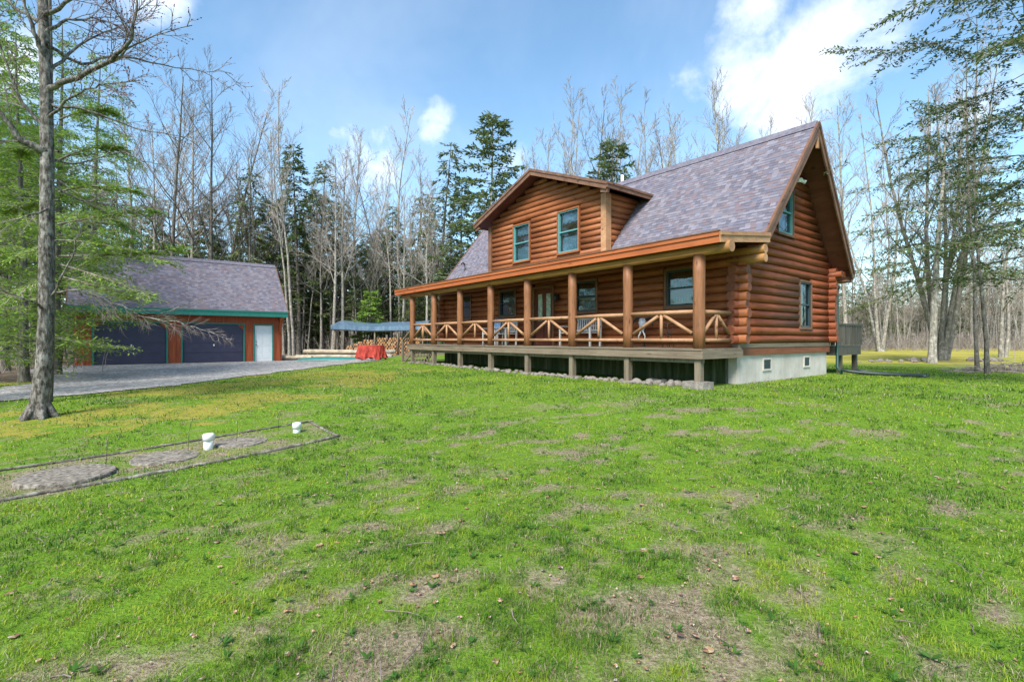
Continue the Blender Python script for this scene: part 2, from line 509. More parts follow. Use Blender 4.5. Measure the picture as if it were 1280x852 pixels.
# ground: lawn, moss, dry thatch, forest litter, far meadow
m, n, b = mat('lawn_ground', .95, .08)
p = n.pos()
dry, moss, litter, field = n.attr('dry'), n.attr('moss'), n.attr('litter'), n.attr('field')
f1 = n.noise(p, 7, 6, .7); f2 = n.noise(p, 38, 4, .7); f3 = n.noise(p, 1.1, 4)
green = n.ramp(n.math('ADD', n.math('MULTIPLY', f2, .6), n.math('MULTIPLY', f1, .4)), [(.3, (.04, .10, .010)), (.5, (.11, .215, .016)), (.7, (.19, .30, .035))])
green = n.mix(n.maprange(f3, .35, .7, 0, .5), green, (.12, .18, .024, 1))
thatch = n.ramp(f2, [(.3, (.10, .075, .052)), (.5, (.24, .19, .13)), (.7, (.37, .31, .23))])
c = n.mix(n.maprange(n.math('ADD', dry, n.math('MULTIPLY', n.math('SUBTRACT', f1, .5), 1.2)), .2, .75), green, thatch)
mossc = n.ramp(f1, [(.3, (.11, .15, .02)), (.5, (.24, .235, .04)), (.7, (.32, .225, .05))])
c = n.mix(n.maprange(n.math('ADD', moss, n.math('MULTIPLY', n.math('SUBTRACT', f1, .5), .8)), .4, .65), c, mossc)
fieldc = n.ramp(n.noise(n.scale(p, (.35, .9, 1)), 1, 5, .65), [(.3, (.12, .18, .03)), (.45, (.26, .26, .05)), (.58, (.40, .31, .06)), (.75, (.40, .34, .22))])
c = n.mix(field, c, fieldc)
litc = n.ramp(n.noise(p, 5, 7, .75), [(.3, (.055, .042, .032)), (.5, (.15, .115, .085)), (.7, (.26, .21, .165))])
c = n.mix(n.maprange(n.math('ADD', litter, n.math('MULTIPLY', n.math('SUBTRACT', f1, .5), .6)), .35, .6), c, litc)
n.put(b.inputs['Base Color'], c); n.put(b.inputs['Normal'], n.bump(n.math('ADD', f2, f1), .8, .04))
M['ground'] = m

m, n, b = mat('gravel', .95, .15)
p = n.pos()
vo = n.n('ShaderNodeTexVoronoi'); n.put(vo.inputs['Vector'], p); vo.inputs['Scale'].default_value = 15
vc = n.n('ShaderNodeSeparateColor'); n.put(vc.inputs[0], vo.outputs['Color'])
c = n.ramp(vc.outputs[0], [(0, (.12, .115, .115)), (.4, (.23, .22, .215)), (.75, (.34, .33, .32)), (1, (.55, .53, .52))])
big = n.noise(p, .9, 5, .6)
c = n.mix(n.maprange(big, .45, .65, 0, .6), c, (.17, .155, .14, 1))
c = n.mix(n.maprange(n.noise(p, 3.5, 5, .7), .5, .75, 0, .4), c, (.42, .40, .385, 1))
n.put(b.inputs['Base Color'], c); n.put(b.inputs['Normal'], n.bump(vo.outputs['Distance'], .9, .03))
M['gravel'] = m

def grassmat(name):
    m, n, b = mat(name, .55, .25)
    r = n.island(); dry = n.attr('dry'); lush = n.attr('lush')
    f = n.math('ADD', n.math('MULTIPLY', r, .5), n.math('MULTIPLY', lush, .55))
    g = n.ramp(f, [(.1, (.32, .37, .03)), (.4, (.205, .315, .02)), (.7, (.10, .21, .014)), (1, (.025, .09, .01))])
    s = n.ramp(r, [(.1, (.18, .135, .085)), (.5, (.32, .26, .165)), (.9, (.46, .39, .28))])
    c = n.mix(dry, g, s)
    n.put(b.inputs['Base Color'], c)
    t = n.n('ShaderNodeBsdfTranslucent'); n.put(t.inputs[0], c)
    mx = n.n('ShaderNodeMixShader'); mx.inputs[0].default_value = .4
    nt = m.node_tree
    nt.links.new(b.outputs[0], mx.inputs[1]); nt.links.new(t.outputs[0], mx.inputs[2])
    nt.links.new(mx.outputs[0], nt.nodes['Material Output'].inputs[0])
    return m
M['grass'] = grassmat('grass_blade')
m, n, b = mat('dead_leaf', .8, .15)
n.put(b.inputs['Base Color'], n.ramp(n.island(), [(0, (.07, .045, .045)), (.35, (.16, .085, .055)), (.6, (.30, .17, .09)), (.85, (.34, .24, .16)), (1, (.40, .36, .33))]))
M['leaf'] = m

# ------------------------------------------------------------------ layout frames
H_ANG = math.atan2(-.7809, .6247)
HX, HY, HZ = 4.3, 11.4, 0.30
def h2w(x, y):     # house plan to world
    return (HX + .6247 * x + .7809 * y, HY - .7809 * x + .6247 * y)
GX, GY, GZ = -21.7, 24.6, gz(-21.7, 24.6)
def g2w(x, y):
    return (GX + .7809 * x - .6247 * y, GY + .6247 * x + .7809 * y)

DRIVE = [(-40, 3.0), (-13.5, 8.6), (-10.4, 10.5), (-9.2, 12.0), (-8.7, 15.6), (-7.7, 21), (-7.1, 25.2), (-7.6, 29.5), (-8.4, 36), (-13, 40), (-16, 34), g2w(9.7, .15), g2w(-.15, .15), (-21.0, 21.3), (-14.8, 15.4), (-13.6, 12.7), (-17, 10.6), (-40, 5.8)]
BED = [(-5.2, 3.95), (-4.6, 4.45), (-2.44, 7.04), (-3.22, 7.95), (-6.0, 5.0)]
HOUSE_FOOT = [h2w(.1, -.15), h2w(.1, 9.5), h2w(-15.4, 9.5), h2w(-15.4, -.15)]
rng = np.random.default_rng(7)
random.seed(7)


def ground_attrs(x, y):
    d = fbm(x * .38, y * .38, 3, 3)
    d2 = fbm(x * 1.9 + 5, y * 1.9, 11, 5)
    d3 = fbm(x * 5.5, y * 6.5, 15, 4)
    d4 = fbm(x * 15, y * 17, 19, 2)
    dry = np.clip((d * .14 + d2 * .28 + d3 * .34 + d4 * .24 - .494) * 8.0, 0, .82)
    dry = dry * (1 - .6 * sstep(8, 11, y) * sstep(-4, 0, x)) * (.6 + .4 * sstep(-4.5, .5, x - (y - 4) * .4))
    mo = fbm(x * .5 + 31, y * .8, 21, 4)
    left = sstep(-2.2, -5.0, x + (10 - y) * .25) * sstep(4.6, 6.5, y) * (1 - sstep(17, 22, y))
    moss = np.clip((mo * .6 + .4 * fbm(x * 2.2, y * 3.2, 25, 4) - .43) * 6, 0, .9) * left
    # bare, leafy ground in the planted bed
    bed = inside(BED, x, y)
    dry = np.where(bed, np.clip(dry + .75 * fbm(x * 2.5, y * 2.5, 44, 3), 0, 1), dry)
    # forest floor: behind garage and house, and left of the drive
    lit = np.zeros_like(x)
    lit = np.maximum(lit, sstep(38.5, 41.5, y - .25 * x) * (x < 12))
    lx = x * .7809 + y * .6247 - (GX * .7809 + GY * .6247)
    lit = np.maximum(lit, sstep(.2, -1.5, lx) * sstep(16, 19, y - .0 * x) * (x < -12))
    lit = np.maximum(lit, sstep(-13.5, -17, x) * sstep(13.2, 15.5, y + (x + 14) * .25))
    lit = np.maximum(lit, sstep(31, 34, y) * sstep(-12, -14, x))
    lit = np.maximum(lit, sstep(20, 23, y + x * .5) * sstep(3, 5, -x) * sstep(32, 36, y))
    # brush at the right hand field edge
    lit = np.maximum(lit, .8 * np.exp(-(((x - 18.0) / 2.2) ** 2 + ((y - 17.3) / .9) ** 2)))
    lit = np.maximum(lit, .75 * np.exp(-(((x - 12.2) / 1.6) ** 2 + ((y - 27) / 1.5) ** 2)))
    field = sstep(19.5, 23.5, y + (fbm(x * .3, y * .3, 55, 3) - .5) * 6) * sstep(6, 9, x)
    lit = np.maximum(lit, sstep(56, 62, y))
    return dry, moss, lit, field


def add_attr(me, name, arr):
    a = me.attributes.new(name, 'FLOAT', 'POINT')
    a.data.foreach_set('value', np.asarray(arr, np.float32))


# ------------------------------------------------------------------ ground sheet
def axis(parts):
    out = []
    for a, b_, st in parts: out += list(np.arange(a, b_, st))
    return np.array(out + [parts[-1][1]])
xs = axis([(-900, -200, 100), (-200, -60, 14), (-60, -24, 2), (-24, -10, .5), (-10, 12, .22), (12, 30, .6), (30, 80, 3), (80, 240, 20), (240, 900, 110)])
ys = axis([(-400, -40, 60), (-40, -4, 4), (-4, 1, .5), (1, 14, .2), (14, 34, .45), (34, 70, 1.5), (70, 160, 9), (160, 1200, 80)])
X, Y = np.meshgrid(xs, ys)
Z = ground_z(X, Y)
nx, ny = len(xs), len(ys)
me = bpy.data.meshes.new('lawn')
me.vertices.add(nx * ny)
me.vertices.foreach_set('co', np.stack([X, Y, Z], -1).astype(np.float32).ravel())
idx = np.arange(nx * ny).reshape(ny, nx)
q = np.stack([idx[:-1, :-1], idx[:-1, 1:], idx[1:, 1:], idx[1:, :-1]], -1).reshape(-1, 4)
me.loops.add(q.size); me.polygons.add(len(q))
me.loops.foreach_set('vertex_index', q.ravel().astype(np.int32))
me.polygons.foreach_set('loop_start', (np.arange(len(q)) * 4).astype(np.int32))
me.polygons.foreach_set('use_smooth', np.ones(len(q), bool))
me.update(calc_edges=True)
for nm, ar in zip(('dry', 'moss', 'litter', 'field'), ground_attrs(X.ravel(), Y.ravel())): add_attr(me, nm, ar)
me.materials.append(M['ground'])
tag(link('lawn', me), 'spring lawn running out to the meadow and the forest floor', None, None, 'structure')

# gravel drive: outline roughened, filled with points, laid just above the ground
out = []
for i in range(len(DRIVE)):
    a, b_ = Vector(DRIVE[i]), Vector(DRIVE[(i + 1) % len(DRIVE)])
    k = max(1, int((b_ - a).length / .35))
    nrm = Vector((-(b_ - a).y, (b_ - a).x)).normalized()
    keep = 10 <= i <= 11 and i == 11
    for j in range(k):
        p = a.lerp(b_, j / k)
        w = 0 if (i == 11 or j == 0 and i in (11, 12)) else (float(fbm(np.array([p.x * 1.3]), np.array([p.y * 1.3]), 5, 4)[0]) - .5) * 1.5
        out.append(p + nrm * w)
inner = []
for gx_ in np.arange(-40, -6, .8):
    for gy_ in np.arange(2.6, 40, .8):
        inner.append((gx_ + random.uniform(-.1, .1), gy_ + random.uniform(-.1, .1)))
ia = np.array(inner); keep = inside([tuple(p) for p in out], ia[:, 0], ia[:, 1])
pts = out + [Vector(p) for p, k in zip(inner, keep) if k]
res = delaunay_2d_cdt(pts, [], [list(range(len(out)))], 1, 1e-5)
dv = [(p.x, p.y, gz(p.x, p.y) + .022) for p in res[0]]
me = bpy.data.meshes.new('gravel_driveway'); me.from_pydata(dv, [], [list(f) for f in res[2]]); me.update()
me.materials.append(M['gravel'])
tag(link('gravel_driveway', me), 'grey gravel driveway in front of the garage', None, None, 'structure')
DR = [tuple(p) for p in out]

# ------------------------------------------------------------------ LOG HOUSE
house = empty('log_house', (HX, HY, HZ), H_ANG, 'large log house with shingled roof, gabled dormer and long covered front porch', 'house')
LEN = 14.2           # along the front, towards -x
FW, BW = 1.75, 7.6   # front and back wall planes
RY, RZ, SL = 4.85, 7.23, 1.2   # ridge
LB = 1.05            # bottom of the logs
PITCH = .215


def log_run(mb, p0, p1, r, rnd, m=0, n=10, capm=1):
    p0, p1 = Vector(p0), Vector(p1)
    L = (p1 - p0).length
    if L < .06: return
    k = max(2, int(L / 1.5) + 1)
    rr = r * rnd.uniform(.94, 1.07)
    pts = [p0.lerp(p1, i / (k - 1)) + Vector((0, 0, rnd.uniform(-.009, .009))) for i in range(k)]
    mb.tube(pts, [rr * rnd.uniform(.98, 1.02) for _ in range(k)], n, m, True, True, capm)


def cut(a, b, z, opens):
    """pieces of the interval a..b left by openings (u0,u1,z0,z1) at height z"""
    segs = [(a, b)]
    for u0, u1, z0, z1 in opens:
        if z0 - .03 < z < z1 + .05:
            new = []
            for s, e in segs:
                if u1 <= s or u0 >= e: new.append((s, e)); continue
                if u0 > s: new.append((s, u0))
                if u1 < e: new.append((u1, e))
            segs = new
    return [q for q in segs if q[1] - q[0] > .08]


rnd = random.Random(3)
front_windows = [(-1.98, -1.02), (-5.52, -4.60), (-9.72, -8.76), (-12.75, -11.85)]
WZ0, WZ1 = 2.08, 3.06
DOOR = (-7.62, -6.64, .95, 3.0)
f_open = [(a - .09, b + .09, WZ0 - .09, WZ1 + .09) for a, b in front_windows] + [(DOOR[0] - .1, DOOR[1] + .1, DOOR[2] - .3, DOOR[3] + .1)]
mb = MB()
c = 0
while True:
    z = LB + PITCH * (c + .5)
    if z > 3.42: break
    ext = .30 + rnd.uniform(-.03, .03)
    for a, b_ in cut(-LEN - ext, ext, z, f_open):
        log_run(mb, (a, FW, z), (b_, FW, z), .116, rnd)
    c += 1
mb.box(-LEN, FW + .02, LB - .1, 0, FW + .05, 3.4, 0)
mb.build('front_wall', [M['log_front'], M['log_end']], house)

g_wins = [(3.86, 4.80, 4.14, 5.40), (5.30, 6.10, 1.52, 2.86)]
g_open = [(a - .06, b + .06, c0 - .06, c1 + .06) for a, b, c0, c1 in g_wins]
def gable_span(z, drop=.30):
    half = (RZ - drop - z) / SL
    return max(FW - .32, RY - half), min(BW + .32, RY + half)
for xx, nm in ((0, 'gable_wall'), (-LEN, 'gable_wall')):
    mb = MB(); c = 0
    while True:
        z = LB + PITCH * (c + .5) - PITCH * .5 * 0 + .004
        lo, hi = gable_span(z)
        if hi - lo < .3: break
        for a, b_ in cut(lo, hi, z + (PITCH / 2 if False else 0), g_open if xx == 0 else []):
            j = rnd.uniform(-.025, .025)
            log_run(mb, (xx, a + (j if a == lo and lo < FW else 0), z - PITCH / 2 * (0 if z > 3.4 else 0)), (xx, b_, z), .116, rnd)
        c += 1
    # backing panel
    pts = [(FW, LB - .1), (BW, LB - .1), (BW, RZ - .3 - SL * (BW - RY)), (RY, RZ - .35), (FW, RZ - .3 - SL * (RY - FW))]
    o_ = -.03 if xx == 0 else .03
    for k in (-.02, .02):
        mb.face([(xx + o_ + k * .5, y, z) for y, z in pts], 0)
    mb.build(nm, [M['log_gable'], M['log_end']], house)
mb = MB(); c = 0
while True:
    z = LB + PITCH * (c + .5)
    if z > 3.35: break
    log_run(mb, (-LEN - .3, BW, z), (.3 + rnd.uniform(-.03, .03), BW, z), .116, rnd); c += 1
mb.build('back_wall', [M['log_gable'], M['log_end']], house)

# foundation, rim board
mb = MB()
mb.box(-.02 - .2, FW + .1, -.6, 0, BW, .74)
mb.build('foundation', M['concrete'], house)
mb = MB()
mb.box(-LEN, FW, -.6, -.225, FW + .2, .74)
mb.box(-LEN, BW - .2, -.6, -.225, BW, .74)
mb.box(-LEN - .0, FW + .205, -.6, -LEN + .2, BW - .205, .74)
mb.build('foundation', M['mossy'], house)
mb = MB(); mb.box(-.3, FW, -.6, 0, FW + .095, .738)
mb.build('foundation', M['concrete'], house)
for a, b_ in ((3.12, 3.62), (5.78, 6.24)):
    mb = MB()
    mb.box(.003, a, .30, .03, b_, .35); mb.box(.003, a, .60, .03, b_, .65); mb.box(.003, a, .35, .03, a + .04, .60); mb.box(.003, b_ - .04, .35, .03, b_, .60)
    v = mb.build('foundation_vent', M['concrete'], house)
    mb = MB(); mb.box(.002, a + .04, .35, .012, b_ - .04, .60); 
    for k in range(4): mb.box(.012, a + .04, .37 + k * .06, .02, b_ - .04, .385 + k * .06)
    mb.build('vent_grille', M['teal_dark'], v)
mb = MB(); mb.box(-.1, FW - .02, .744, .06, BW + .1, .935); mb.box(-LEN, FW + .1, .744, -.105, BW, .93)
mb.build('rim_board', M['rim_board'], house)
mb = MB(); mb.box(-.1, FW - .02, .939, .075, BW + .1, 1.045)
mb.build('sill_flashing', M['deck_wood'], house)

# main roof
FT, BT = 1.9, 8.12
def roof_z(y): return RZ - SL * abs(y - RY)
def slab(mb, corners, th, uvs, mt=0, mu=1, me_=1):
    """sloped slab: corners in order on the top face, thickness straight down"""
    low = [(x, y, z - th) for x, y, z in corners]
    mb.face(corners, mt, uvs)
    mb.face(list(reversed(low)), mu)
    n = len(corners)
    for i in range(n):
        j = (i + 1) % n
        mb.face([corners[i], low[i], low[j], corners[j]], me_)
OVR, OVF = .72, .58
sl_len = math.hypot(1, SL)
mb = MB()
xr, xl = OVR, -LEN - OVR
xfr, xfl = OVF, -LEN - OVF
fl = (RY - FT) * sl_len; bl = (BT - RY) * sl_len
slab(mb, [(xfl, FT, roof_z(FT)), (xfr, FT, roof_z(FT)), (xr, RY, RZ), (xl, RY, RZ)], .2, [(xfl, 0), (xfr, 0), (xr, fl), (xl, fl)])
slab(mb, [(xfr, BT, roof_z(BT)), (xfl, BT, roof_z(BT)), (xl, RY, RZ), (xr, RY, RZ)], .2, [(xfr, 0), (xfl, 0), (xl, bl), (xr, bl)])
mb.bar((xl, RY - .09, RZ - .08), (xr, RY - .09, RZ - .08), .3, .02, 2, up=(0, -SL, 1))
mb.bar((xl, RY + .09, RZ - .08), (xr, RY + .09, RZ - .08), .3, .02, 2, up=(0, SL, 1))
roof_ridge = plain('ridge_cap', (.13, .12, .15), .9, .2, .3, 8)
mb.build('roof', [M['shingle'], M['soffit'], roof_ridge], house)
# rake boards: two-step trim along every gable edge
for sx in (1, -1):
    for foot in (FT, BT):
        xa = (xr if sx > 0 else xl) + sx * .022; xb = (xfr if sx > 0 else xfl) + sx * .022
        mb = MB()
        zt = .0 if foot == FT else .0
        mb.bar((xa, RY, RZ - .17), (xb, foot, roof_z(foot) - .17), .04, .27, 0, up=(0, 0, 1))
        mb.bar((xa + sx * .025, RY, RZ - .045), (xb + sx * .025, foot, roof_z(foot) - .045), .05, .1, 0)
        mb.build('rake_board', M['rake'], house)
# back eave box at the visible end
mb = MB()
mb.box(-.6, BW + .13, 3.0, OVF - .05, BT - .05, 3.05)
mb.box(-LEN, BT - .06, 2.98, OVF - .02, BT, 3.22)
mb.build('back_fascia', M['rake'], house)
mb = MB()
for k, yy in enumerate((BW - .02, BW + .2)):
    mb.tube([(-.3, yy, 3.22), (OVF - .12, yy, 3.22)], .105, 10, 0, True, True, 1)
mb.build('corbel_log', [M['log_gable'], M['log_end']], house)
# king piece at the peak
mb = MB(); mb.box(OVR - .03, RY - .05, RZ - .75, OVR + .03, RY + .05, RZ - .3); mb.build('peak_trim', M['fascia_tan'], house)

# porch roof
PE, PXR, PXL = -.30, .67, -15.15
def pz(x, y): return 3.49 + .12 * (y - PE) - .055 * (1 - (x - PXL) / (PXR - PXL))
mb = MB()
cs = [(PXL, PE, pz(PXL, PE)), (PXR, PE, pz(PXR, PE)), (PXR, 2.02, pz(PXR, 2.02)), (PXL, 2.02, pz(PXL, 2.02))]
slab(mb, cs, .12, [(x, y + 30) for x, y, z in cs])
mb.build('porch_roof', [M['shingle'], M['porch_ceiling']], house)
mb = MB()
def fas(mb, x0, x1, y, dz0, dz1, t):
    mb.face([(x0, y - t, pz(x0, PE) + dz0), (x1, y - t, pz(x1, PE) + dz0), (x1, y - t, pz(x1, PE) + dz1), (x0, y - t, pz(x0, PE) + dz1)])
    mb.face([(x0, y, pz(x0, PE) + dz0), (x0, y, pz(x0, PE) + dz1), (x1, y, pz(x1, PE) + dz1), (x1, y, pz(x1, PE) + dz0)])
    mb.face([(x0, y - t, pz(x0, PE) + dz1), (x1, y - t, pz(x1, PE) + dz1), (x1, y, pz(x1, PE) + dz1), (x0, y, pz(x0, PE) + dz1)])
    mb.face([(x0, y - t, pz(x0, PE) + dz0), (x0, y, pz(x0, PE) + dz0), (x1, y, pz(x1, PE) + dz0), (x1, y - t, pz(x1, PE) + dz0)])
    for x in (x0, x1):
        mb.face([(x, y, pz(x, PE) + dz0), (x, y - t, pz(x, PE) + dz0), (x, y - t, pz(x, PE) + dz1), (x, y, pz(x, PE) + dz1)])
fas(mb, PXL, PXR, PE - .003, -.25, -.02, .035)
fas(mb, PXL - .01, PXR + .01, PE - .042, -.10, -.015, .025)
mb.build('porch_fascia', M['fascia'], house)
mb = MB()
fas(mb, PXL - .02, PXR + .02, PE - .01, -.012, .016, .075)
mb.build('drip_edge', M['trim_brown'], house)
for x, sx in ((PXR, 1), (PXL, -1)):
    mb = MB()
    mb.bar((x + sx * .02, PE - .04, pz(x, PE) - .135), (x + sx * .02, 1.98, pz(x, 1.98) - .135), .035, .23, 0)
    mb.bar((x + sx * .045, PE - .04, pz(x, PE) - .06), (x + sx * .045, 1.98, pz(x, 1.98) - .06), .03, .08, 0)
    mb.build('porch_end_board', M['fascia_tan'], house)
# porch ceiling and carrying logs
mb = MB()
mb.tube([(.78, 0, 3.19), (-7, 0, 3.185), (-14.95, 0, 3.15)], .13, 12, 0, True, True, 1)
mb.build('porch_beam', [M['beam_wood'], M['rail_wood']], house)
mb = MB()
for z in (3.12, 3.33):
    mb.tube([(-.2, FW - .02, z), (.72, FW - .02, z)], .11, 10, 0, True, True, 1)
mb.build('corbel_log', [M['beam_wood'], M['fascia_tan']], house)
mb = MB()
x = -.6
while x > -14.6:
    mb.tube([(x, -.2, 3.36), (x, FW, 3.56)], .055, 8, 0); x -= 1.01
mb.build('rafter', M['porch_ceiling'], house)

# deck
mb = MB()
DX0, DX1 = -14.35, .17
x = DX0
k = 0
yy = -.16
while yy < FW - .15:
    mb.box(DX0, yy, .895, DX1, yy + .135, .935 + .002 * (k % 2)); yy += .14; k += 1
mb.build('deck_boards', M['deck_wood'], house)
mb = MB()
mb.box(DX0, -.14, .70, DX1 - .04, -.10, .892)
mb.box(DX1 - .038, -.145, .70, DX1, FW - .03, .892)
mb.box(DX0, -.09, .70, DX0 + .04, FW, .892)
for x in (-4.1, -8.2, -12.3): mb.box(x, -.1445, .70, x + .012, -.1395, .89)
mb.build('deck_fascia', M['deck_wood'], house)
POSTS = [-2.02 * i for i in range(8)]
POSTS[-1] = -14.05
for i, x in enumerate(POSTS):
    mb = MB()
    r0 = .128 if i else .135
    pr = random.Random(i)
    mb.tube([(x + pr.uniform(-.006, .006), .0 + pr.uniform(-.006, .006), .937 + 2.15 * k / 5) for k in range(6)], [r0 * pr.uniform(.97, 1.03) for _ in range(6)], 14)
    mb.build('porch_post', M['post_wood'], house)
    mb = MB()
    wx, wy = h2w(x, 0)
    g0 = gz(wx, wy) - HZ
    mb.box(x - .075, -.075, g0 + (.16 if i == 0 else .05), x + .075, .075, .70)
    sp = mb.build('deck_support', M['grey_post'], house)
    mb = MB()
    if i == 0: mb.prism([(x - .33, -.16), (x + .22, -.2), (x + .25, .2), (x - .3, .24)], g0 - .1, g0 + .165)
    else: mb.prism([(x - .2, -.16), (x + .19, -.18), (x + .2, .18), (x - .17, .2)], g0 - .1, g0 + .06)
    mb.build('footing', M['stone'], sp)
mb = MB()
mb.box(-14.3, -.02, .60, .1, .06, .698); mb.build('deck_girder', M['grey_post'], house)

def railing(p0, p1, seed):
    """a bay of round rails with a peeled pole brace each side of a short king post"""
    pr = random.Random(seed)
    p0, p1 = Vector(p0), Vector(p1)
    rt = MB()
    T, B = 1.79, 1.13
    rt.tube([p0 + Vector((0, 0, T)), p0.lerp(p1, .5) + Vector((0, 0, T + .008)), p1 + Vector((0, 0, T + pr.uniform(-.01, .01)))], [.05, .052, .05], 10)
    o = rt.build('railing', M['rail_wood'], house)
    b = MB(); b.tube([p0 + Vector((0, 0, B)), p1 + Vector((0, 0, B))], .046, 10); b.build('bottom_rail', M['rail_wood'], o)
    mid = p0.lerp(p1, .5)
    b = MB(); b.tube([mid + Vector((0, 0, B + .04)), mid + Vector((0, 0, T - .045))], .04, 9); b.build('king_post', M['rail_wood'], o)
    for a in (.03, .97):
        q = p0.lerp(p1, a); e = p0.lerp(p1, .5 + (.045 if a > .5 else -.045))
        b = MB(); b.tube([q + Vector((0, 0, B + .16)), e + Vector((0, 0, T - .06))], .042, 9); b.build('brace', M['rail_wood'], o)
for i in range(7):
    railing((POSTS[i] - .12, 0, 0), (POSTS[i + 1] + .12, 0, 0), i)
railing((0, .12, 0), (0, FW - .36, 0), 20)
railing((-14.05, .12, 0), (-14.05, FW - .9, 0), 21)

# lattice under the last bay
mb = MB()
for s in (1, -1):
    for k in range(-5, 14):
        a = -14.0 + k * .27
        x0, z0, x1, z1 = a, .08, a + s * .62, .68
        if s < 0: x0 += .62; x1 += .62
        def clipx(x0, z0, x1, z1):
            lo, hi = -13.95, -12.25
            pts = []
            for t in np.linspace(0, 1, 25):
                x = x0 + (x1 - x0) * t
                if lo <= x <= hi: pts.append((x, z0 + (z1 - z0) * t))
            return (pts[0], pts[-1]) if len(pts) > 2 else None
        cc = clipx(x0, z0, x1, z1)
        if cc: mb.bar((cc[0][0], .02 + s * .008, cc[0][1]), (cc[1][0], .02 + s * .008, cc[1][1]), .012, .036, 0)
mb.build('lattice_panel', M['grey_post'], house)

# steps at the far end of the porch
mb = MB()
for k in range(4):
    mb.box(-14.37 - .28 * (k + 1), .2, .93 - .19 * (k + 1) - .04, -14.37 - .28 * k, 1.4, .93 - .19 * (k + 1))
mb.bar((-14.38, .22, .75), (-15.55, .22, -.02), .04, .2); mb.bar((-14.38, 1.38, .75), (-15.55, 1.38, -.02), .04, .2)
st = mb.build('porch_steps', M['deck_wood'], house)
mb = MB(); mb.box(-15.42, .12, -.1, -15.32, .22, 1.15); mb.build('newel_post', M['grey_post'], st)
mb = MB(); mb.bar((-15.37, .17, 1.1), (-14.2, .17, 1.75), .09, .05); mb.build('handrail', M['grey_post'], st)


# windows: (u across, v up, w outwards) mapped on the front, dormer or gable planes
def mk_window(plane, u0, u1, v0, v1, trim, sash, curtain=None, tw=.07, proud=.12, blue=False):
    kind, off = plane
    def P(u, v, w):
        return (u, off - w, v) if kind == 'front' else (off + w, u, v)
    def bx(mb, a, b_, m=0):
        mb.box(*P(*a), *P(*b_), m)
    def ring(mb, u0, u1, v0, v1, t, w0, w1, m=0):
        bx(mb, (u0, v0, w0), (u0 + t, v1, w1), m); bx(mb, (u1 - t, v0, w0), (u1, v1, w1), m)
        bx(mb, (u0 + t, v0, w0), (u1 - t, v0 + t, w1), m); bx(mb, (u0 + t, v1 - t, w0), (u1 - t, v1, w1), m)
    mb = MB()
    ring(mb, u0 - tw, u1 + tw, v0 - tw, v1 + tw, tw, -.06, proud)
    bx(mb, (u0 - tw - .02, v0 - tw - .03, -.05), (u1 + tw + .02, v0 - tw - .002, proud + .03))
    w = mb.build('window', trim, house)
    mb = MB(); vm = (v0 + v1) / 2
    ring(mb, u0, u1, v0, v1, .045, -.02, proud - .03)
    bx(mb, (u0 + .045, vm - .022, -.01), (u1 - .045, vm + .022, proud - .04))
    mb.build('sash', sash, w)
    mb = MB()
    mb.face([P(u0 + .04, v0 + .04, .03), P(u1 - .04, v0 + .04, .03), P(u1 - .04, v1 - .04, .03), P(u0 + .04, v1 - .04, .03)] if kind != 'front' else
            [P(u0 + .04, v0 + .04, .03), P(u1 - .04, v0 + .04, .03), P(u1 - .04, v1 - .04, .03), P(u0 + .04, v1 - .04, .03)])
    mb.build('pane', M['glass'], w)
    mb = MB()
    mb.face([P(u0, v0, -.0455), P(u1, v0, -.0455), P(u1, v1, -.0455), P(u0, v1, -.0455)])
    mb.build('dark_room', blue or M['dark_room'], w)  # flat backing, coloured dark for the unlit room, blue for reflected sky
    if curtain:
        n = 26
        def strip(ua, ub, va, vb, wv):
            mb = MB()
            ps = [(ua + (ub - ua) * i / n, .004 * math.sin(i * 1.9) + wv) for i in range(n + 1)]
            for i in range(n):
                (a, wa), (b_, wb) = ps[i], ps[i + 1]
                k0 = .02 * math.sin(i * .9); k1 = .02 * math.sin((i + 1) * .9)
                mb.face([P(a, va + k0, wa), P(b_, va + k1, wb), P(b_, vb, wb), P(a, vb, wa)], 0, None, True)
            mb.build('curtain', M['curtain'] if kind != 'front' or off > 2 else M['sheer'], w)
        for q in curtain:
            strip(u0 + (u1 - u0) * q[0], u0 + (u1 - u0) * q[1], v0 + (v1 - v0) * q[2], v0 + (v1 - v0) * q[3], -.02)
    return w


reflect_blue = plain('painted_sky_reflection', (.03, .13, .42), .9, .1, .6, 4)  # blue painted on the panel behind the glass in place of reflected sky
for i, (a, b_) in enumerate(front_windows):
    mk_window(('front', FW), a, b_, WZ0, WZ1, M['trim_brown'], M['teal_dark'], [(.1, .9, .55, .78), (.15, .85, .12, .3)] if i < 2 else [(.06, .94, .62, .9)], blue=None if i < 2 else reflect_blue)
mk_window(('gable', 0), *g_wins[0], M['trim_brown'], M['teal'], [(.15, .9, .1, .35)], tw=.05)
mk_window(('gable', 0), *g_wins[1], M['trim_brown'], M['teal_dark'], None, tw=.05, blue=reflect_blue)

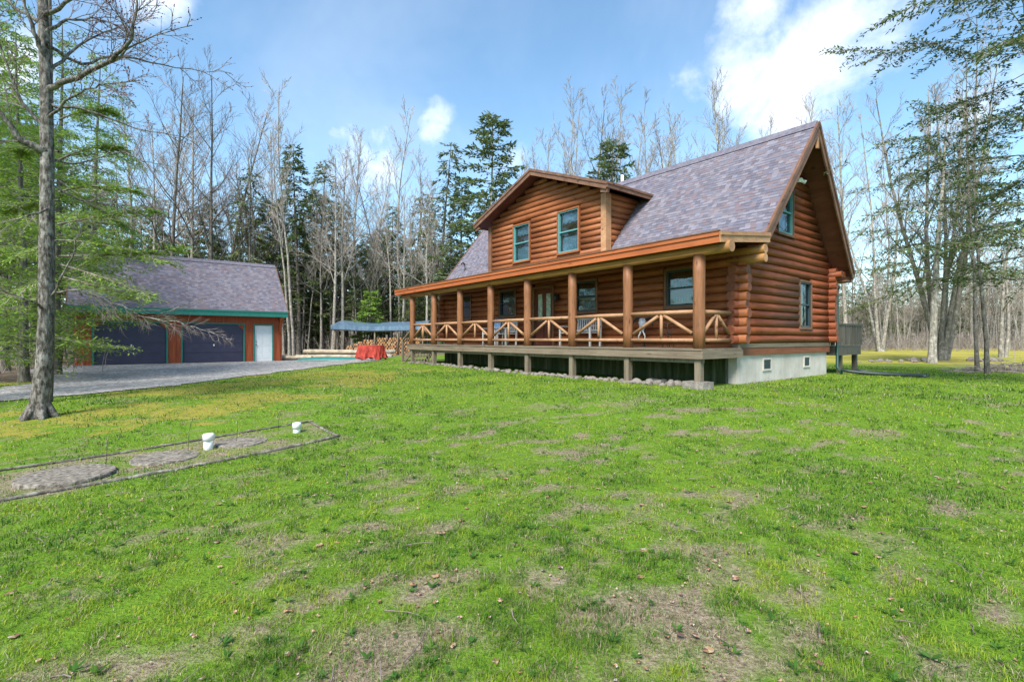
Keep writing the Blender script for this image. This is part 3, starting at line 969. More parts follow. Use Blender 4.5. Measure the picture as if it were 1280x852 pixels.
# front door
mb = MB()
x0, x1, z0, z1 = DOOR
for a in ((x0 - .08, x0), (x1, x1 + .08)): mb.box(a[0], FW - .13, z0, a[1], FW + .1, z1 + .08)
mb.box(x0, FW - .13, z1, x1, FW + .1, z1 + .08)
fd = mb.build('front_door', M['trim_brown'], house)
mb = MB()
dm = wood('door_wood', [(.2, (.075, .018, .010)), (.5, (.14, .035, .018)), (.8, (.2, .06, .03))], stretch=(10, 10, 1))
mb.box(x0, FW - .03, z0, x1, FW + .04, z1)
for a in ((x0 + .08, x0 + .44), (x1 - .44, x1 - .08)):
    mb.box(a[0], FW - .045, z0 + .12, a[1], FW - .032, z0 + .75)
mb.build('door_leaf', dm, fd)
for a in ((x0 + .16, x0 + .38), (x1 - .38, x1 - .16)):
    mb = MB(); mb.box(a[0], FW - .05, z0 + .88, a[1], FW - .033, z1 - .2)
    mb.build('door_glass', plain('frosted_glass', (.30, .38, .30), .25, .5, .4, 9), fd)
mb = MB(); mb.tube([(x1 - .07, FW - .03, z0 + 1.0), (x1 - .07, FW - .09, z0 + 1.0)], .03, 8); mb.build('handle', M['black'], fd)
# porch lantern and floodlight
mb = MB(); mb.box(-6.36, FW - .16, 2.55, -6.28, FW - .1, 2.72); mb.tube([(-6.32, FW - .14, 2.7), (-6.32, FW - .24, 2.78), (-6.32, FW - .28, 2.7)], .012, 6)
mb.tube([(-6.32, FW - .28, 2.72), (-6.32, FW - .28, 2.66), (-6.32, FW - .28, 2.45)], [.03, .085, .06], 8); mb.build('porch_lantern', M['black'], house)
mb = MB(); mb.box(.11, 4.93, 5.72, .15, 5.07, 5.84)
for s in (-1, 1):
    mb.tube([(.14, 5 + s * .04, 5.78), (.2, 5 + s * .1, 5.76), (.30, 5 + s * .17, 5.70)], [.02, .035, .065], 10)
mb.build('floodlight', M['white'], house)

# dormer
DY = 2.1
DR0, DR1, DC = -10.82, -4.59, -7.7
DE, DP, DHW = 6.08, 7.46, 3.66
dsl = (DP - DE) / DHW
d_wins = [(-9.26, -8.30, 4.24, 5.66), (-6.70, -5.70, 4.24, 5.70)]
d_open = [(a - .07, b_ + .07, c0 - .07, c1 + .07) for a, b_, c0, c1 in d_wins]
mb = MB(); c = 0
while True:
    z = 4.0 + .2 * (c + .5)
    half = (DP - .22 - z) / dsl
    lo, hi = max(DR0, DC - half), min(DR1, DC + half)
    if hi - lo < .4: break
    for a, b_ in cut(lo, hi, z, d_open): log_run(mb, (a, DY, z), (b_, DY, z), .108, rnd)
    c += 1
mb.face([(DR0, DY + .03, 3.9), (DR1, DY + .03, 3.9), (DR1, DY + .03, 5.85), (DC, DY + .03, DP - .25), (DR0, DY + .03, 5.85)])
mb.build('dormer_wall', [M['log_dormer'], M['log_end']], house)
for xx in (DR1, DR0):
    mb = MB(); c = 0
    while True:
        z = 4.0 + .2 * (c + .5)
        if z > 5.98: break
        ye = RY - (RZ - z) / SL + .15
        log_run(mb, (xx, DY, z), (xx, ye, z), .108, rnd); c += 1
    mb.face([(xx, DY, 3.9), (xx, RY - (RZ - 6.0) / SL, 6.0), (xx, DY, 6.0)])
    mb.build('dormer_side_wall', [M['log_dormer'], M['log_end']], house)
for xx in (DR1 + .03, DR0 - .03):
    mb = MB(); mb.box(xx - .11, DY - .14, 3.82, xx + .11, DY + .12, 5.92); mb.build('corner_board', M['fascia_tan'] if xx > -7 else M['trim_brown'], house)
for w in d_wins: mk_window(('front', DY), *w, M['log_dormer'], M['teal'], [(.1, .9, .72, .92), (.12, .86, .05, .38)], tw=.05, proud=.14)
# dormer roof
DF, DB = 1.55, 5.35
mb = MB()
for s in (1, -1):
    xe = DC + s * DHW
    L = DHW * math.hypot(1, dsl)
    y2 = 3.95
    c4 = [(xe, DF, DE), (xe, y2, DE), (DC, DB, DP), (DC, DF, DP)]
    uv = [(DF, 0), (y2, 0), (DB, L), (DF, L)]
    if s < 0: c4 = [c4[1], c4[0], c4[3], c4[2]]; uv = [uv[1], uv[0], uv[3], uv[2]]
    slab(mb, c4, .16, uv)
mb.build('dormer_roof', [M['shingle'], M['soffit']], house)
for s in (1, -1):
    xe = DC + s * DHW
    mb = MB()
    mb.bar((DC, DF - .022, DP - .12), (xe, DF - .022, DE - .12), .04, .21, 0)
    mb.bar((DC, DF - .047, DP - .035), (xe + s * .03, DF - .047, DE - .035 - .011), .05, .085, 0)
    mb.build('dormer_rake_board', M['rake'], house)
    mb = MB()
    mb.bar((xe + s * .02, DF - .05, DE - .1), (xe + s * .02, 3.95, DE - .1), .035, .17, 0)
    mb.bar((xe + s * .04, DF - .06, DE - .03), (xe + s * .04, 3.96, DE - .03), .04, .07, 0)
    # boxed return under the eave end
    mb.bar((xe - s * .28, DF + .06, DE - .155), (xe - s * .0, DF + .06, DE - .22), .1, .2, 0)
    mb.build('dormer_fascia', M['rake'], house)
# flashing strip at the foot of the dormer
mb = MB(); mb.bar((DR0 - .1, DY - .16, 3.80), (DR1 + .15, DY - .16, 3.80), .1, .12, 0); mb.build('dormer_flashing', M['metal_strip'], house)
# vent pipe, service mast
mb = MB(); mb.tube([(-6.35, 5.15, 6.7), (-6.35, 5.15, 7.62)], .06, 10); mb.build('vent_pipe', M['white'], house)
mb = MB(); mb.tube([(-13.6, 2.5, 4.0), (-13.6, 2.5, 4.75)], .03, 8); mb.tube([(-13.6, 2.5, 4.7), (-13.6, 2.38, 4.78), (-13.6, 2.3, 4.7)], .035, 8)
mb.build('service_mast', M['black'], house)

# downspout and rear deck
mb = MB(); mb.tube([(.2, BW + .42, 2.9), (.2, BW + .34, 2.6), (.2, BW + .34, .25), (.35, BW + .25, .05)], .045, 8)
mb.build('downspout', plain('dark_green_pipe', (.02, .06, .05), .5, .4), house)
mb = MB()
mb.box(-4.0, 7.95, .86, .2, 10.2, .93)
mb.box(.16, 7.96, .62, .2, 10.2, .858); mb.box(-4, 7.955, .62, .158, 8.0, .858)
for x, y in ((.05, 8.6), (.05, 10.05)): mb.box(x - .07, y - .07, -.3, x + .07, y + .07, .618)
M['old_board'] = wood('old_board', [(.2, (.05, .042, .032)), (.5, (.10, .085, .068)), (.8, (.16, .14, .115))], stretch=(12, 12, 1.2), isl=.4)
dk = mb.build('rear_deck', M['old_board'], house)
mb = MB()
y = 7.98
while y < 10.2:
    mb.box(.204, y, .95, .228, y + .105, 1.62); y += .165
mb.box(.14, 7.95, 1.63, .25, 10.2, 1.68); mb.box(.16, 7.96, 1.0, .202, 10.2, 1.09)
y = 0
x = -3.9
while x < .1:
    mb.box(x, 7.93, .95, x + .115, 7.954, 1.62); x += .135
mb.box(-4, 7.91, 1.63, .138, 8.0, 1.68)
mb.build('deck_railing', M['old_board'], dk)

# ------------------------------------------------------------------ things on the porch
def on_porch(x, y): 
    w = h2w(x, y); return (w[0], w[1], HZ + .937)

def seat(name, width, label, cat, x, y, rz, cushion=False, group=None):
    t = empty(name, on_porch(x, y), H_ANG + rz, label, cat, group)
    w = width / 2
    mb = MB()
    for k in range(5): mb.box(-w, -.25 + k * .1, .41, w, -.25 + k * .1 + .085, .435)
    mb.build('seat', M['chair_white'], t)
    mb = MB()
    mb.bar((-w, .27, .88), (w, .27, .88), .03, .07); mb.bar((-w, .25, .5), (w, .25, .5), .03, .05)
    k = -w + .05
    while k < w: mb.bar((k, .25, .5), (k, .27, .87), .045, .018, up=(0, 1, 0)); k += .095
    mb.build('backrest', M['chair_white'], t)
    for sx in (-1, 1):
        mb = MB(); mb.box(sx * w - .025, -.26, 0, sx * w + .025, -.21, .62); mb.build('leg', M['chair_white'], t)
        mb = MB(); mb.bar((sx * w, .22, 0), (sx * w, .275, .9), .05, .05, up=(0, 1, 0)); mb.build('leg', M['chair_white'], t)
        mb = MB(); mb.box(sx * w - .035, -.3, .621, sx * w + .035, .24, .65); mb.build('armrest', M['chair_white'], t)
    return t
seat('porch_bench', 1.3, 'white slatted bench against the porch wall under a window', 'bench', -4.75, 1.05, 0)
ch = seat('porch_chair', .6, 'white porch chair with a blue cushion on its back', 'chair', -9.25, .95, .25)
mb = MB()
cu = [(-.24, .16, .47), (.24, .16, .47), (.24, .235, .97), (-.24, .235, .97)]
for k in range(6):
    pass
m_c, n_, b_s = mat('blue_stripe', .9, .1)
wv = n_.n('ShaderNodeTexWave', wave_type='BANDS', bands_direction='X'); wv.inputs['Scale'].default_value = 5; n_.put(wv.inputs['Vector'], n_.obj())
n_.put(b_s.inputs['Base Color'], n_.ramp(wv.outputs['Fac'], [(.3, (.03, .12, .38)), (.6, (.10, .26, .5)), (.85, (.45, .52, .6))]))
slab(mb, [(-.25, .10, .50), (.25, .10, .50), (.25, .2, 1.0), (-.25, .2, 1.0)], .05, None)
mb.build('cushion', [m_c, m_c], ch)
seat('porch_chair', .58, 'plain white porch chair left of the front door', 'chair', -8.45, 1.0, -.1)
pt = empty('planter', on_porch(-7.05, .95), 0, 'dark round planter with dry stems by the front door', 'planter')
mb = MB(); mb.tube([(0, 0, 0), (0, 0, .3), (0, 0, .36), (0, 0, .38), (0, 0, .33)], [.13, .19, .21, .185, .17], 14); mb.build('pot', M['black'], pt)
mb = MB()
for k in range(16):
    a = k * 2.4; mb.tube([(0.04 * math.cos(a), .04 * math.sin(a), .32), (.16 * math.cos(a), .16 * math.sin(a), .6 + .05 * (k % 4))], [.008, .004], 4)
mb.build('stem', M['needle_brown'], pt)
# pale ornament and wire stand behind the right railing
om = empty('wall_ornament', on_porch(-2.55, 1.35), H_ANG, 'pale skull shaped ornament with trailing ribbons leaning by the porch wall', 'ornament')
mb = MB()
mb.tube([(0, 0, .80), (0, -.02, .68), (0, -.04, .52), (0, -.05, .44)], [.10, .12, .07, .045], 10)
mb.build('skull', M['curtain'], om)
mb = MB()
for s in (-1, 1):
    mb.tube([(s * .09, 0, .78), (s * .22, 0, .82), (s * .33, -.02, .72), (s * .36, -.03, .56)], [.04, .035, .025, .008], 8)
mb.build('horn', M['black'], om)
mb = MB()
for s in (-1, 1):
    mb.tube([(s * .03, -.05, .46), (s * .11, -.06, .3), (s * .08, -.05, .14)], [.02, .018, .01], 6)
mb.build('ribbon', M['white'], om)
mb = MB(); mb.tube([(0, .05, 0), (0, .05, .7)], .018, 6); mb.box(-.12, -.05, 0, .12, .16, .02); mb.build('stand', M['black'], om)
ws = empty('plant_stand', on_porch(-1.55, 1.1), H_ANG, 'thin black wire plant stand with an empty hoop behind the railing', 'plant stand')
mb = MB()
mb.tube([(.16 * math.cos(k * math.pi / 6), .16 * math.sin(k * math.pi / 6), .62) for k in range(13)], .009, 5); mb.build('hoop', M['black'], ws)
for k in range(4):
    a = k * math.pi / 2 + .4
    mb = MB(); mb.tube([(.16 * math.cos(a), .16 * math.sin(a), .62), (.05 * math.cos(a), .05 * math.sin(a), .36), (.15 * math.cos(a), .15 * math.sin(a), 0)], .009, 5); mb.build('leg', M['black'], ws)

# ------------------------------------------------------------------ GARAGE
gar = empty('garage', (GX, GY, GZ), math.atan2(.6247, .7809), 'red board garage with two dark doors, a white entry door and a shingled roof', 'garage')
GW, GD = 9.6, 5.2
D1, D2, D3 = (.74, 3.74), (4.49, 7.48), (8.10, 9.06)
DT, ET = 2.2, 2.16
mb = MB()
WT = 2.85
def wallseg(a, b_, z0, z1):
    mb.box(a, 0, z0, b_, .14, z1)
    x = a + .05
    while x < b_ - .04:
        mb.box(x, -.02, z0, x + .045, -.001, z1); x += .28
for a, b_ in ((0, D1[0] - .08), (D1[1] + .08, D2[0] - .08), (D2[1] + .08, D3[0] - .08), (D3[1] + .08, GW)): wallseg(a, b_, -.1, WT)
for a, b_ in (D1, D2): wallseg(a - .08, b_ + .08, DT + .08, WT)
wallseg(D3[0] - .08, D3[1] + .08, ET + .08, WT)
mb.box(0, .141, -.1, .14, GD, WT); mb.box(GW - .14, .141, -.1, GW, GD, WT); mb.box(.141, GD - .14, -.1, GW - .141, GD, WT)
GRZ = 4.85 + 1.45 - GZ
GEZ = 1.68 + 1.45 - GZ
for x in (0, GW - .14):
    mb.face([(x, .14, WT), (x, GD, WT), (x, GD / 2, GRZ - .3)]); mb.face([(x + .14, .14, WT), (x + .14, GD / 2, GRZ - .3), (x + .14, GD, WT)])
    for k in range(18): 
        mb.box(x - .02 if x == 0 else x + .141, .1 + k * .28, -.1, x - .001 if x == 0 else x + .16, .145 + k * .28, WT)
mb.build('wall', M['red_board'], gar)
for (a, b_), nm in ((D1, 'a'), (D2, 'b')):
    mb = MB()
    # chamfered top corners
    t = .32
    pr = 0
    def door_face(y):
        return [(a, y, 0.0), (b_, y, 0.0), (b_, y, DT - t), (b_ - t, y, DT), (a + t, y, DT), (a, y, DT - t)]
    mb.face(door_face(.07))
    for k in range(4):
        z0 = .05 + k * .545; z1 = z0 + .50
        for j in range(1):
            x0, x1 = a + .04, b_ - .04
            if k == 3: x0 += .3; x1 -= .3
            mb.box(x0, .052, z0, x1, .068, z1)
    gd_ = mb.build('garage_door', M['door_purple'], gar)
    mb = MB(); mb.box((a + b_) / 2 - .03, .02, .95, (a + b_) / 2 + .03, .05, 1.06); mb.build('handle', M['white'], gd_)
    mb = MB()
    for x in (a - .08, b_): mb.box(x, -.03, -.05, x + .08, .12, DT - t if False else DT)
    mb.box(a - .08, -.03, DT + .001, b_ + .08, .12, DT + .08)
    mb.build('door_trim', M['green_trim'], gar)
    mb = MB()
    for s, xc in ((1, a), (-1, b_)):
        mb.v += []; 
        mb.face([(xc, .0, DT), (xc + s * t, .0, DT), (xc, .0, DT - t)]); mb.face([(xc, .06, DT), (xc, .06, DT - t), (xc + s * t, .06, DT)]); mb.face([(xc + s * t, 0, DT), (xc + s * t, .06, DT), (xc, .06, DT - t), (xc, 0, DT - t)])
    mb.build('corner_brace', M['red_board'], gar)
mb = MB(); a, b_ = D3
mb.box(a, .05, 0, b_, .1, ET)
for i in range(2):
    for z0, z1 in ((.2, .8), (.95, 1.6), (1.72, 2.02)):
        x0 = a + .11 + i * .4; mb.box(x0, .04, z0, x0 + .32, .0485, z1)
ed = mb.build('entry_door', M['door_white'], gar)
mb = MB(); mb.tube([(a + .08, .05, 1.0), (a + .08, -.02, 1.0)], .03, 8); mb.tube([(a + .08, .05, 1.2), (a + .08, .0, 1.2)], .025, 8); mb.build('knob', M['black'], ed)
mb = MB()
for x in (a - .08, b_): mb.box(x, -.03, -.05, x + .08, .12, ET)
mb.box(a - .08, -.03, ET + .001, b_ + .08, .12, ET + .08)
mb.build('door_trim', M['green_trim'], gar)
mb = MB()
gxl, gxr = -.28, GW + .22
gs = (GRZ - GEZ) / (GD / 2 + .5)
gl_ = (GD / 2 + .5) * math.hypot(1, gs)
slab(mb, [(gxl, -.5, GEZ), (gxr, -.5, GEZ), (gxr, GD / 2, GRZ), (gxl, GD / 2, GRZ)], .18, [(gxl, 0), (gxr, 0), (gxr, gl_), (gxl, gl_)])
slab(mb, [(gxr, GD + .5, GEZ), (gxl, GD + .5, GEZ), (gxl, GD / 2, GRZ), (gxr, GD / 2, GRZ)], .18, [(gxr, 0), (gxl, 0), (gxl, gl_), (gxr, gl_)])
mb.bar((gxl, GD / 2 - .1, GRZ - .07), (gxr, GD / 2 - .1, GRZ - .07), .3, .02, 2, up=(0, -gs, 1)); mb.bar((gxl, GD / 2 + .1, GRZ - .07), (gxr, GD / 2 + .1, GRZ - .07), .3, .02, 2, up=(0, gs, 1))
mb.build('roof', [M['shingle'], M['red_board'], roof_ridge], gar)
mb = MB(); mb.box(gxl, -.54, GEZ - .34, gxr, -.503, GEZ - .02); mb.box(gxl - .01, -.56, GEZ - .1, gxr + .01, -.542, GEZ - .01)
mb.build('fascia', M['green_trim'], gar)
for x in (gxl - .02, gxr + .02):
    for yy in (-.5, GD + .5):
        mb = MB(); mb.bar((x, yy, GEZ - .12), (x, GD / 2, GRZ - .12), .035, .2); mb.build('rake_board', M['rake'], gar)
for x in (.12, GW - .12):
    mb = MB()
    mb.bar((x, -.03, 1.75), (x, -.47, GEZ - .35), .14, .14, 0, up=(0, 1, 0)); mb.box(x - .08, -.48, GEZ - .5, x + .08, -.03, GEZ - .35)
    mb.build('bracket', M['red_board'], gar)

# ------------------------------------------------------------------ wood shed, logs, tarp
SX, SY, _ = at(478, 39)
shed = empty('wood_shed', (SX, SY, gz(SX, SY)), R(2), 'open sided wood shed with a sagging metal roof, sheltering firewood', 'shed')
mb = MB()
n = 24; L = 7.2
prof = [(-1.25, 2.36), (1.25, 2.78)]
for i in range(n):
    x0 = -L / 2 + L * i / n; x1 = -L / 2 + L * (i + 1) / n
    def sag(x): return -.12 * (1 - (2 * x / L) ** 2) + .012 * math.sin(x * 2.1)
    for dz, rev in ((0, False), (-.05, True)):
        f = [(x0, prof[0][0], prof[0][1] + sag(x0) + dz), (x1, prof[0][0], prof[0][1] + sag(x1) + dz), (x1, prof[1][0], prof[1][1] + sag(x1) + dz), (x0, prof[1][0], prof[1][1] + sag(x0) + dz)]
        mb.face(f[::-1] if rev else f, 0, None, True)
    mb.face([(x0, -1.25, 2.36 + sag(x0) - .32), (x1, -1.25, 2.36 + sag(x1) - .32), (x1, -1.25, 2.36 + sag(x1)), (x0, -1.25, 2.36 + sag(x0))], 1)
    mb.face([(x0, -1.27, 2.36 + sag(x0) - .40), (x1, -1.27, 2.36 + sag(x1) - .40), (x1, -1.27, 2.36 + sag(x1) - .33), (x0, -1.27, 2.36 + sag(x0) - .33)], 2)
m_r, n_, b_s = mat('shed_metal', .35, .5)
n_.put(b_s.inputs['Base Color'], n_.ramp(n_.noise(n_.scale(n_.obj(), (3, 1, 1)), 2, 4), [(.3, (.07, .13, .21)), (.7, (.18, .27, .36))]))
b_s.inputs['Metallic'].default_value = .3
mb.build('roof', [m_r, m_r, M['black']], shed)
for x in (-3.35, -.35, 1.4, 3.3):
    for y in (-1.1, 1.1):
        mb = MB(); mb.tube([(x, y, -.1), (x + .02, y, 2.2 if y < 0 else 2.5)], .06, 8); mb.build('post', M['grey_post'], shed)
    mb = MB()
mb = MB(); mb.tube([(-3.5, -1.1, 2.1), (0, -1.1, 1.95), (3.5, -1.1, 2.1)], .06, 8); mb.build('beam', M['rail_wood'], shed)

# firewood: each split log a thing of its own
fw_mats = [plain('firewood_a', (.36, .19, .085), .85, .1, .4, 7), plain('firewood_b', (.20, .12, .075), .85, .1, .4, 7), plain('firewood_c', (.42, .26, .14), .85, .1, .4, 7)]
fw_me = []
for k in range(3):
    mb = MB(); r_ = .085
    mb.tube([(0, -.22, 0), (0, .22, 0)], r_, (8, 5, 6)[k], 0, True, False, 1)
    fw_me.append(mb.mesh('firewood_log', [M['bark_grey'], fw_mats[k]]))
FWL = 'short cut firewood log in the heap stacked under the shed roof'
cnt = 0
for row in range(9):
    for cI in range(30):
        x = -2.6 + cI * .2 + (row % 2) * .1 + random.uniform(-.03, .03)
        hmax = 4 + 5 * min(1, max(0, (x + 2.8) / 2.6)) + random.uniform(-1, .6)
        if row > hmax or x > 3.15 or cnt > 250: continue
        yb = -.75 + random.uniform(-.06, .06)
        wx = SX + x * math.cos(R(2)) - yb * math.sin(R(2)); wy = SY + x * math.sin(R(2)) + yb * math.cos(R(2))
        o = link('firewood_log', fw_me[random.choice((0, 0, 1, 2, 2))], None, (wx, wy, gz(SX, SY) + .09 + row * .152))
        o.rotation_euler = (0, random.uniform(0, 6), R(2) + random.uniform(-.08, .08))
        tag(o, FWL, 'firewood', 'firewood logs stacked in the shed'); cnt += 1

# long timber logs at the edge of the gravel
LX, LY, _ = at(440, 31.5)
timber = [(-1.2, 0, .14, 4.6, .14, 'long pale peeled log lying lowest in front of the timber pile'), (-.2, .35, .16, 5.4, .16, 'long bark covered log at the back of the timber pile'),
          (-.5, .15, .44, 5.2, .15, 'long mossy log resting on top of the timber pile'), (1.2, .2, .46, 3.0, .13, 'shorter greyish log on top of the pile beside the red tarp'),
          (-3.3, -.5, .11, 1.9, .12, 'stubby log lying apart near the garage end of the timber pile')]
for x, y, z, L, r, lab in timber:
    t = empty('timber_log', (LX + x, LY + y, gz(LX, LY) + z + .02), R(random.uniform(-4, 4)), lab, 'log', 'felled timber by the drive')
    mb = MB(); k = 8
    pr = random.Random(int(x * 10))
    mb.tube([(-L / 2 + L * i / k, pr.uniform(-.015, .015), pr.uniform(-.015, .015)) for i in range(k + 1)], [r * (1 - .15 * i / k) * pr.uniform(.95, 1.05) for i in range(k + 1)], 10, 0, False)
    mb.build('bark', M['bark_grey'] if 'bark' in lab or 'grey' in lab else plain('peeled_log', (.36, .30, .22), .85, .1, .35, 4), t)
    mb = MB()
    for s, rr in ((-1, r * .99), (1, r * .84)):
        pts = [(s * L / 2 + s * .004, rr * math.cos(a * math.pi / 5), rr * math.sin(a * math.pi / 5)) for a in range(10)]
        mb.face(pts if s > 0 else pts[::-1])
    mb.build('cut_end', M['brass'], t)
bx_, by_, _ = at(412, 29.5)
mb = MB(); nseg = 14
ring = []
for i in range(nseg + 1):
    t = i / nseg; w = .34 * math.sin(math.pi * min(1, max(0, t))) ** .5 + .01; h = .2 * math.sin(math.pi * t) ** .4
    ring.append([(-2.0 + 4.0 * t, w * math.cos(a), max(0.0, h * math.sin(a))) for a in np.linspace(0, math.pi, 9)])
for i in range(nseg):
    for j in range(8):
        mb.face([ring[i][j], ring[i + 1][j], ring[i + 1][j + 1], ring[i][j + 1]], 0, None, True)
o = mb.build('overturned_canoe', plain('canoe_green', (.02, .15, .14), .4, .4, .15))
o.location = (bx_, by_, gz(bx_, by_) + .04); o.rotation_euler = (0, 0, R(4))
tag(o, 'slim teal green canoe lying overturned on the gravel beside the logs', 'canoe')

# red tarp over a machine
tx, ty, _ = at(464, 26.6)
tp = empty('covered_machine', (tx, ty, gz(tx, ty) + .035), R(12), 'small machine hidden under a creased red tarp on the gravel', 'machine')
mb = MB(); NU, NV = 56, 26
def tarp(u, v):
    a = 2 * math.pi * u
    sx, sy = .66, .42
    ca, sa = math.cos(a), math.sin(a)
    p = 3.2
    k = (abs(ca) ** p + abs(sa) ** p) ** (-1 / p)
    if v < .35:
        s = v / .35; r = s
        z = .82 + .05 * math.cos(ca * 3 * s) - .03 * s * s + .03 * math.sin(5 * a) * s - .16 * (1 - abs(ca * s)) * (1 - .4 * s)
    else:
        s = (v - .35) / .65
        fold = .13 * s * math.sin(9 * a + 2 * math.sin(3 * a)) + .06 * s * math.sin(21 * a + 5 * s)
        r = 1 + .16 * s + fold
        z = .80 * (1 - s) + .02 + (.07 * math.sin(7 * a) + .06) * s
    return (sx * k * ca * r, sy * k * sa * r, max(.012, z))
for j in range(NV):
    for i in range(NU):
        mb.face([tarp(i / NU, j / NV), tarp(i / NU, (j + 1) / NV), tarp((i + 1) / NU, (j + 1) / NV), tarp((i + 1) / NU, j / NV)], 0, None, True)
mb.build('tarp', plain('red_tarp', (.33, .038, .026), .6, .25, .35, 5), tp)
for x in (-.45, .45):
    for y in (-.27, .27):
        mb = MB(); mb.tube([(x, y - .05, .13), (x, y + .05, .13)], .13, 14); mb.build('wheel', M['black'], tp)

# ------------------------------------------------------------------ septic bed
def lid(x, y, r, h, label):
    t = empty('concrete_lid', (x, y, gz(x, y)), random.uniform(0, 3), label, 'tank lid', 'septic lids in the bed')
    mb = MB(); n = 40
    mb.tube([(0, 0, -.05), (0, 0, h - .012), (0, 0, h)], [r, r, r - .014], n, 0)
    mb.build('slab', LIDM, t)
LIDM = plain('weathered_concrete', (.175, .155, .13), .95, .1, .75, 22, .9)
lid(-4.74, 5.28, .42, .045, 'largest raised round concrete lid at the near end of the bed')
lid(-4.22, 6.05, .36, .018, 'middle round concrete lid sunk among grass in the bed')
lid(-3.70, 6.78, .33, .016, 'smallest flat concrete lid between the two white pipe caps')
def pipe(x, y, r, h, label):
    t = empty('vent_pipe', (x, y, gz(x, y)), 0, label, 'pipe')
    mb = MB(); mb.tube([(0, 0, -.05), (.004, 0, h - .05)], r * .82, 20); mb.build('pipe', M['white'], t)
    mb = MB(); mb.tube([(.004, 0, h - .085), (.004, 0, h - .02), (.004, 0, h), (.004, 0, h + .006)], [r, r, r * .93, r * .6], 20); mb.build('cap', M['white'], t)
pipe(-3.93, 6.42, .068, .2, 'taller white capped plastic pipe standing beside the middle lid')
pipe(-3.17, 7.30, .062, .14, 'shorter white capped plastic pipe at the far corner of the bed')
ed = empty('bed_edging', (-4.6, 4.45, gz(-4.6, 4.45)), 0, 'low dark weathered edging running round the bed of concrete lids', 'edging')
def edge(a, b_, r=.03):
    a, b_ = Vector(a), Vector(b_); L = (b_ - a).length; k = int(L / .18)
    mb = MB(); pr = random.Random(int(L * 100))
    pts = []
    for i in range(k + 1):
        p = a.lerp(b_, i / k)
        p.x += .03 * math.sin(p.y * 2.3); 
        pts.append((p.x + 4.6, p.y - 4.45, gz(p.x, p.y) - gz(-4.6, 4.45) + .012 + pr.uniform(-.008, .006)))
    mb.tube(pts, [r * pr.uniform(.8, 1.15) for _ in pts], 7)
    mb.build('edging_strip', M['bark_dark'], ed)
edge((-5.2, 3.85), (-2.44, 7.04), .022); edge((-2.44, 7.04), (-3.22, 7.93), .02); edge((-3.22, 7.93), (-6.3, 4.9), .018)
WST = [(-4.55, 5.55, .35), (-4.15, 6.35, .42), (-3.75, 6.75, .3), (-3.4, 7.2, .36)]
for k, (x, y, h) in enumerate(WST):
    mb = MB(); mb.tube([(0, 0, -.03), (.01, .01, h * .6), (.0 + .05 * (k % 2), .02, h)], .0025, 5)
    o = mb.build('wire_stake', M['black']); o.location = (x, y, gz(x, y))
    tag(o, ('thin wire stake next to the largest lid', 'thin wire stake by the middle lid', 'short thin wire stake at the smallest lid', 'thin wire stake near the shorter white pipe')[k], 'stake', 'wire stakes in the bed')

# ------------------------------------------------------------------ stones
st_me = []
for k in range(5):
    bm = bmesh.new(); bmesh.ops.create_icosphere(bm, subdivisions=2, radius=1)
    pr = random.Random(100 + k)
    ax = [(Vector((pr.gauss(0, 1), pr.gauss(0, 1), pr.gauss(0, 1))).normalized(), pr.uniform(.55, .85)) for _ in range(9)]
    for v in bm.verts:
        p = v.co.copy()
        for d, lim in ax:
            t = p.dot(d)
            if t > lim: p -= d * (t - lim) * .9
        v.co = Vector((p.x * pr.uniform(.98, 1.02), p.y * .8, p.z * .62))
    me = bpy.data.meshes.new('stone'); bm.to_mesh(me); bm.free(); me.materials.append(M['stone']); st_me.append(me)
def stone(x, y, s, label, group, dz=.25):
    o = link('stone', random.choice(st_me), None, (x, y, gz(x, y) + s * dz))
    o.scale = (s, s * random.uniform(.8, 1.1), s * random.uniform(.75, 1.15)); o.rotation_euler = (random.uniform(-.25, .25), random.uniform(-.25, .25), random.uniform(0, 6.3))
    return tag(o, label, 'stone', group)
GS = 'stones along the porch'
LS = 'grey fieldstone in the loose row under the front edge of the porch'
x = -.75
while x > -14.2:
    if min(abs(x - p) for p in POSTS) > .22:
        for k in range(3 if x > -3 else 2):
            w = h2w(x + random.uniform(-.05, .05), .05 + random.uniform(-.18, .18) + (k * .24) - .12)
            stone(*w, random.uniform(.07, .13) * (1.35 if x > -2 else 1), LS, GS)
    x -= random.uniform(.17, .3)
for y in np.arange(2.1, 5.0, .3):
    w = h2w(.09 + random.uniform(0, .04), y)
    stone(*w, random.uniform(.04, .085), 'small fieldstone at the foot of the concrete foundation under the gable', 'stones along the gable foundation', .1)
for k in range(16):
    a = k / 16 * 6.28
    X0, Y0, _ = at(1175, 26.6)
    s = -1 if k % 2 else 1
    stone(X0 + s * random.uniform(.9, 2.4), Y0 - .9 + random.uniform(-.5, .4), random.uniform(.12, .27), 'grey stone in the low heap round the foot of the multi stemmed tree', 'stones round the tree clump')
for k in range(14):
    X0, Y0, _ = at(1100, 24.8)
    stone(X0 + random.uniform(-1.6, 1.4), Y0 + random.uniform(-.6, .9), random.uniform(.08, .18), 'weathered stone lying in the yellow meadow grass behind the house', 'stones in the meadow')

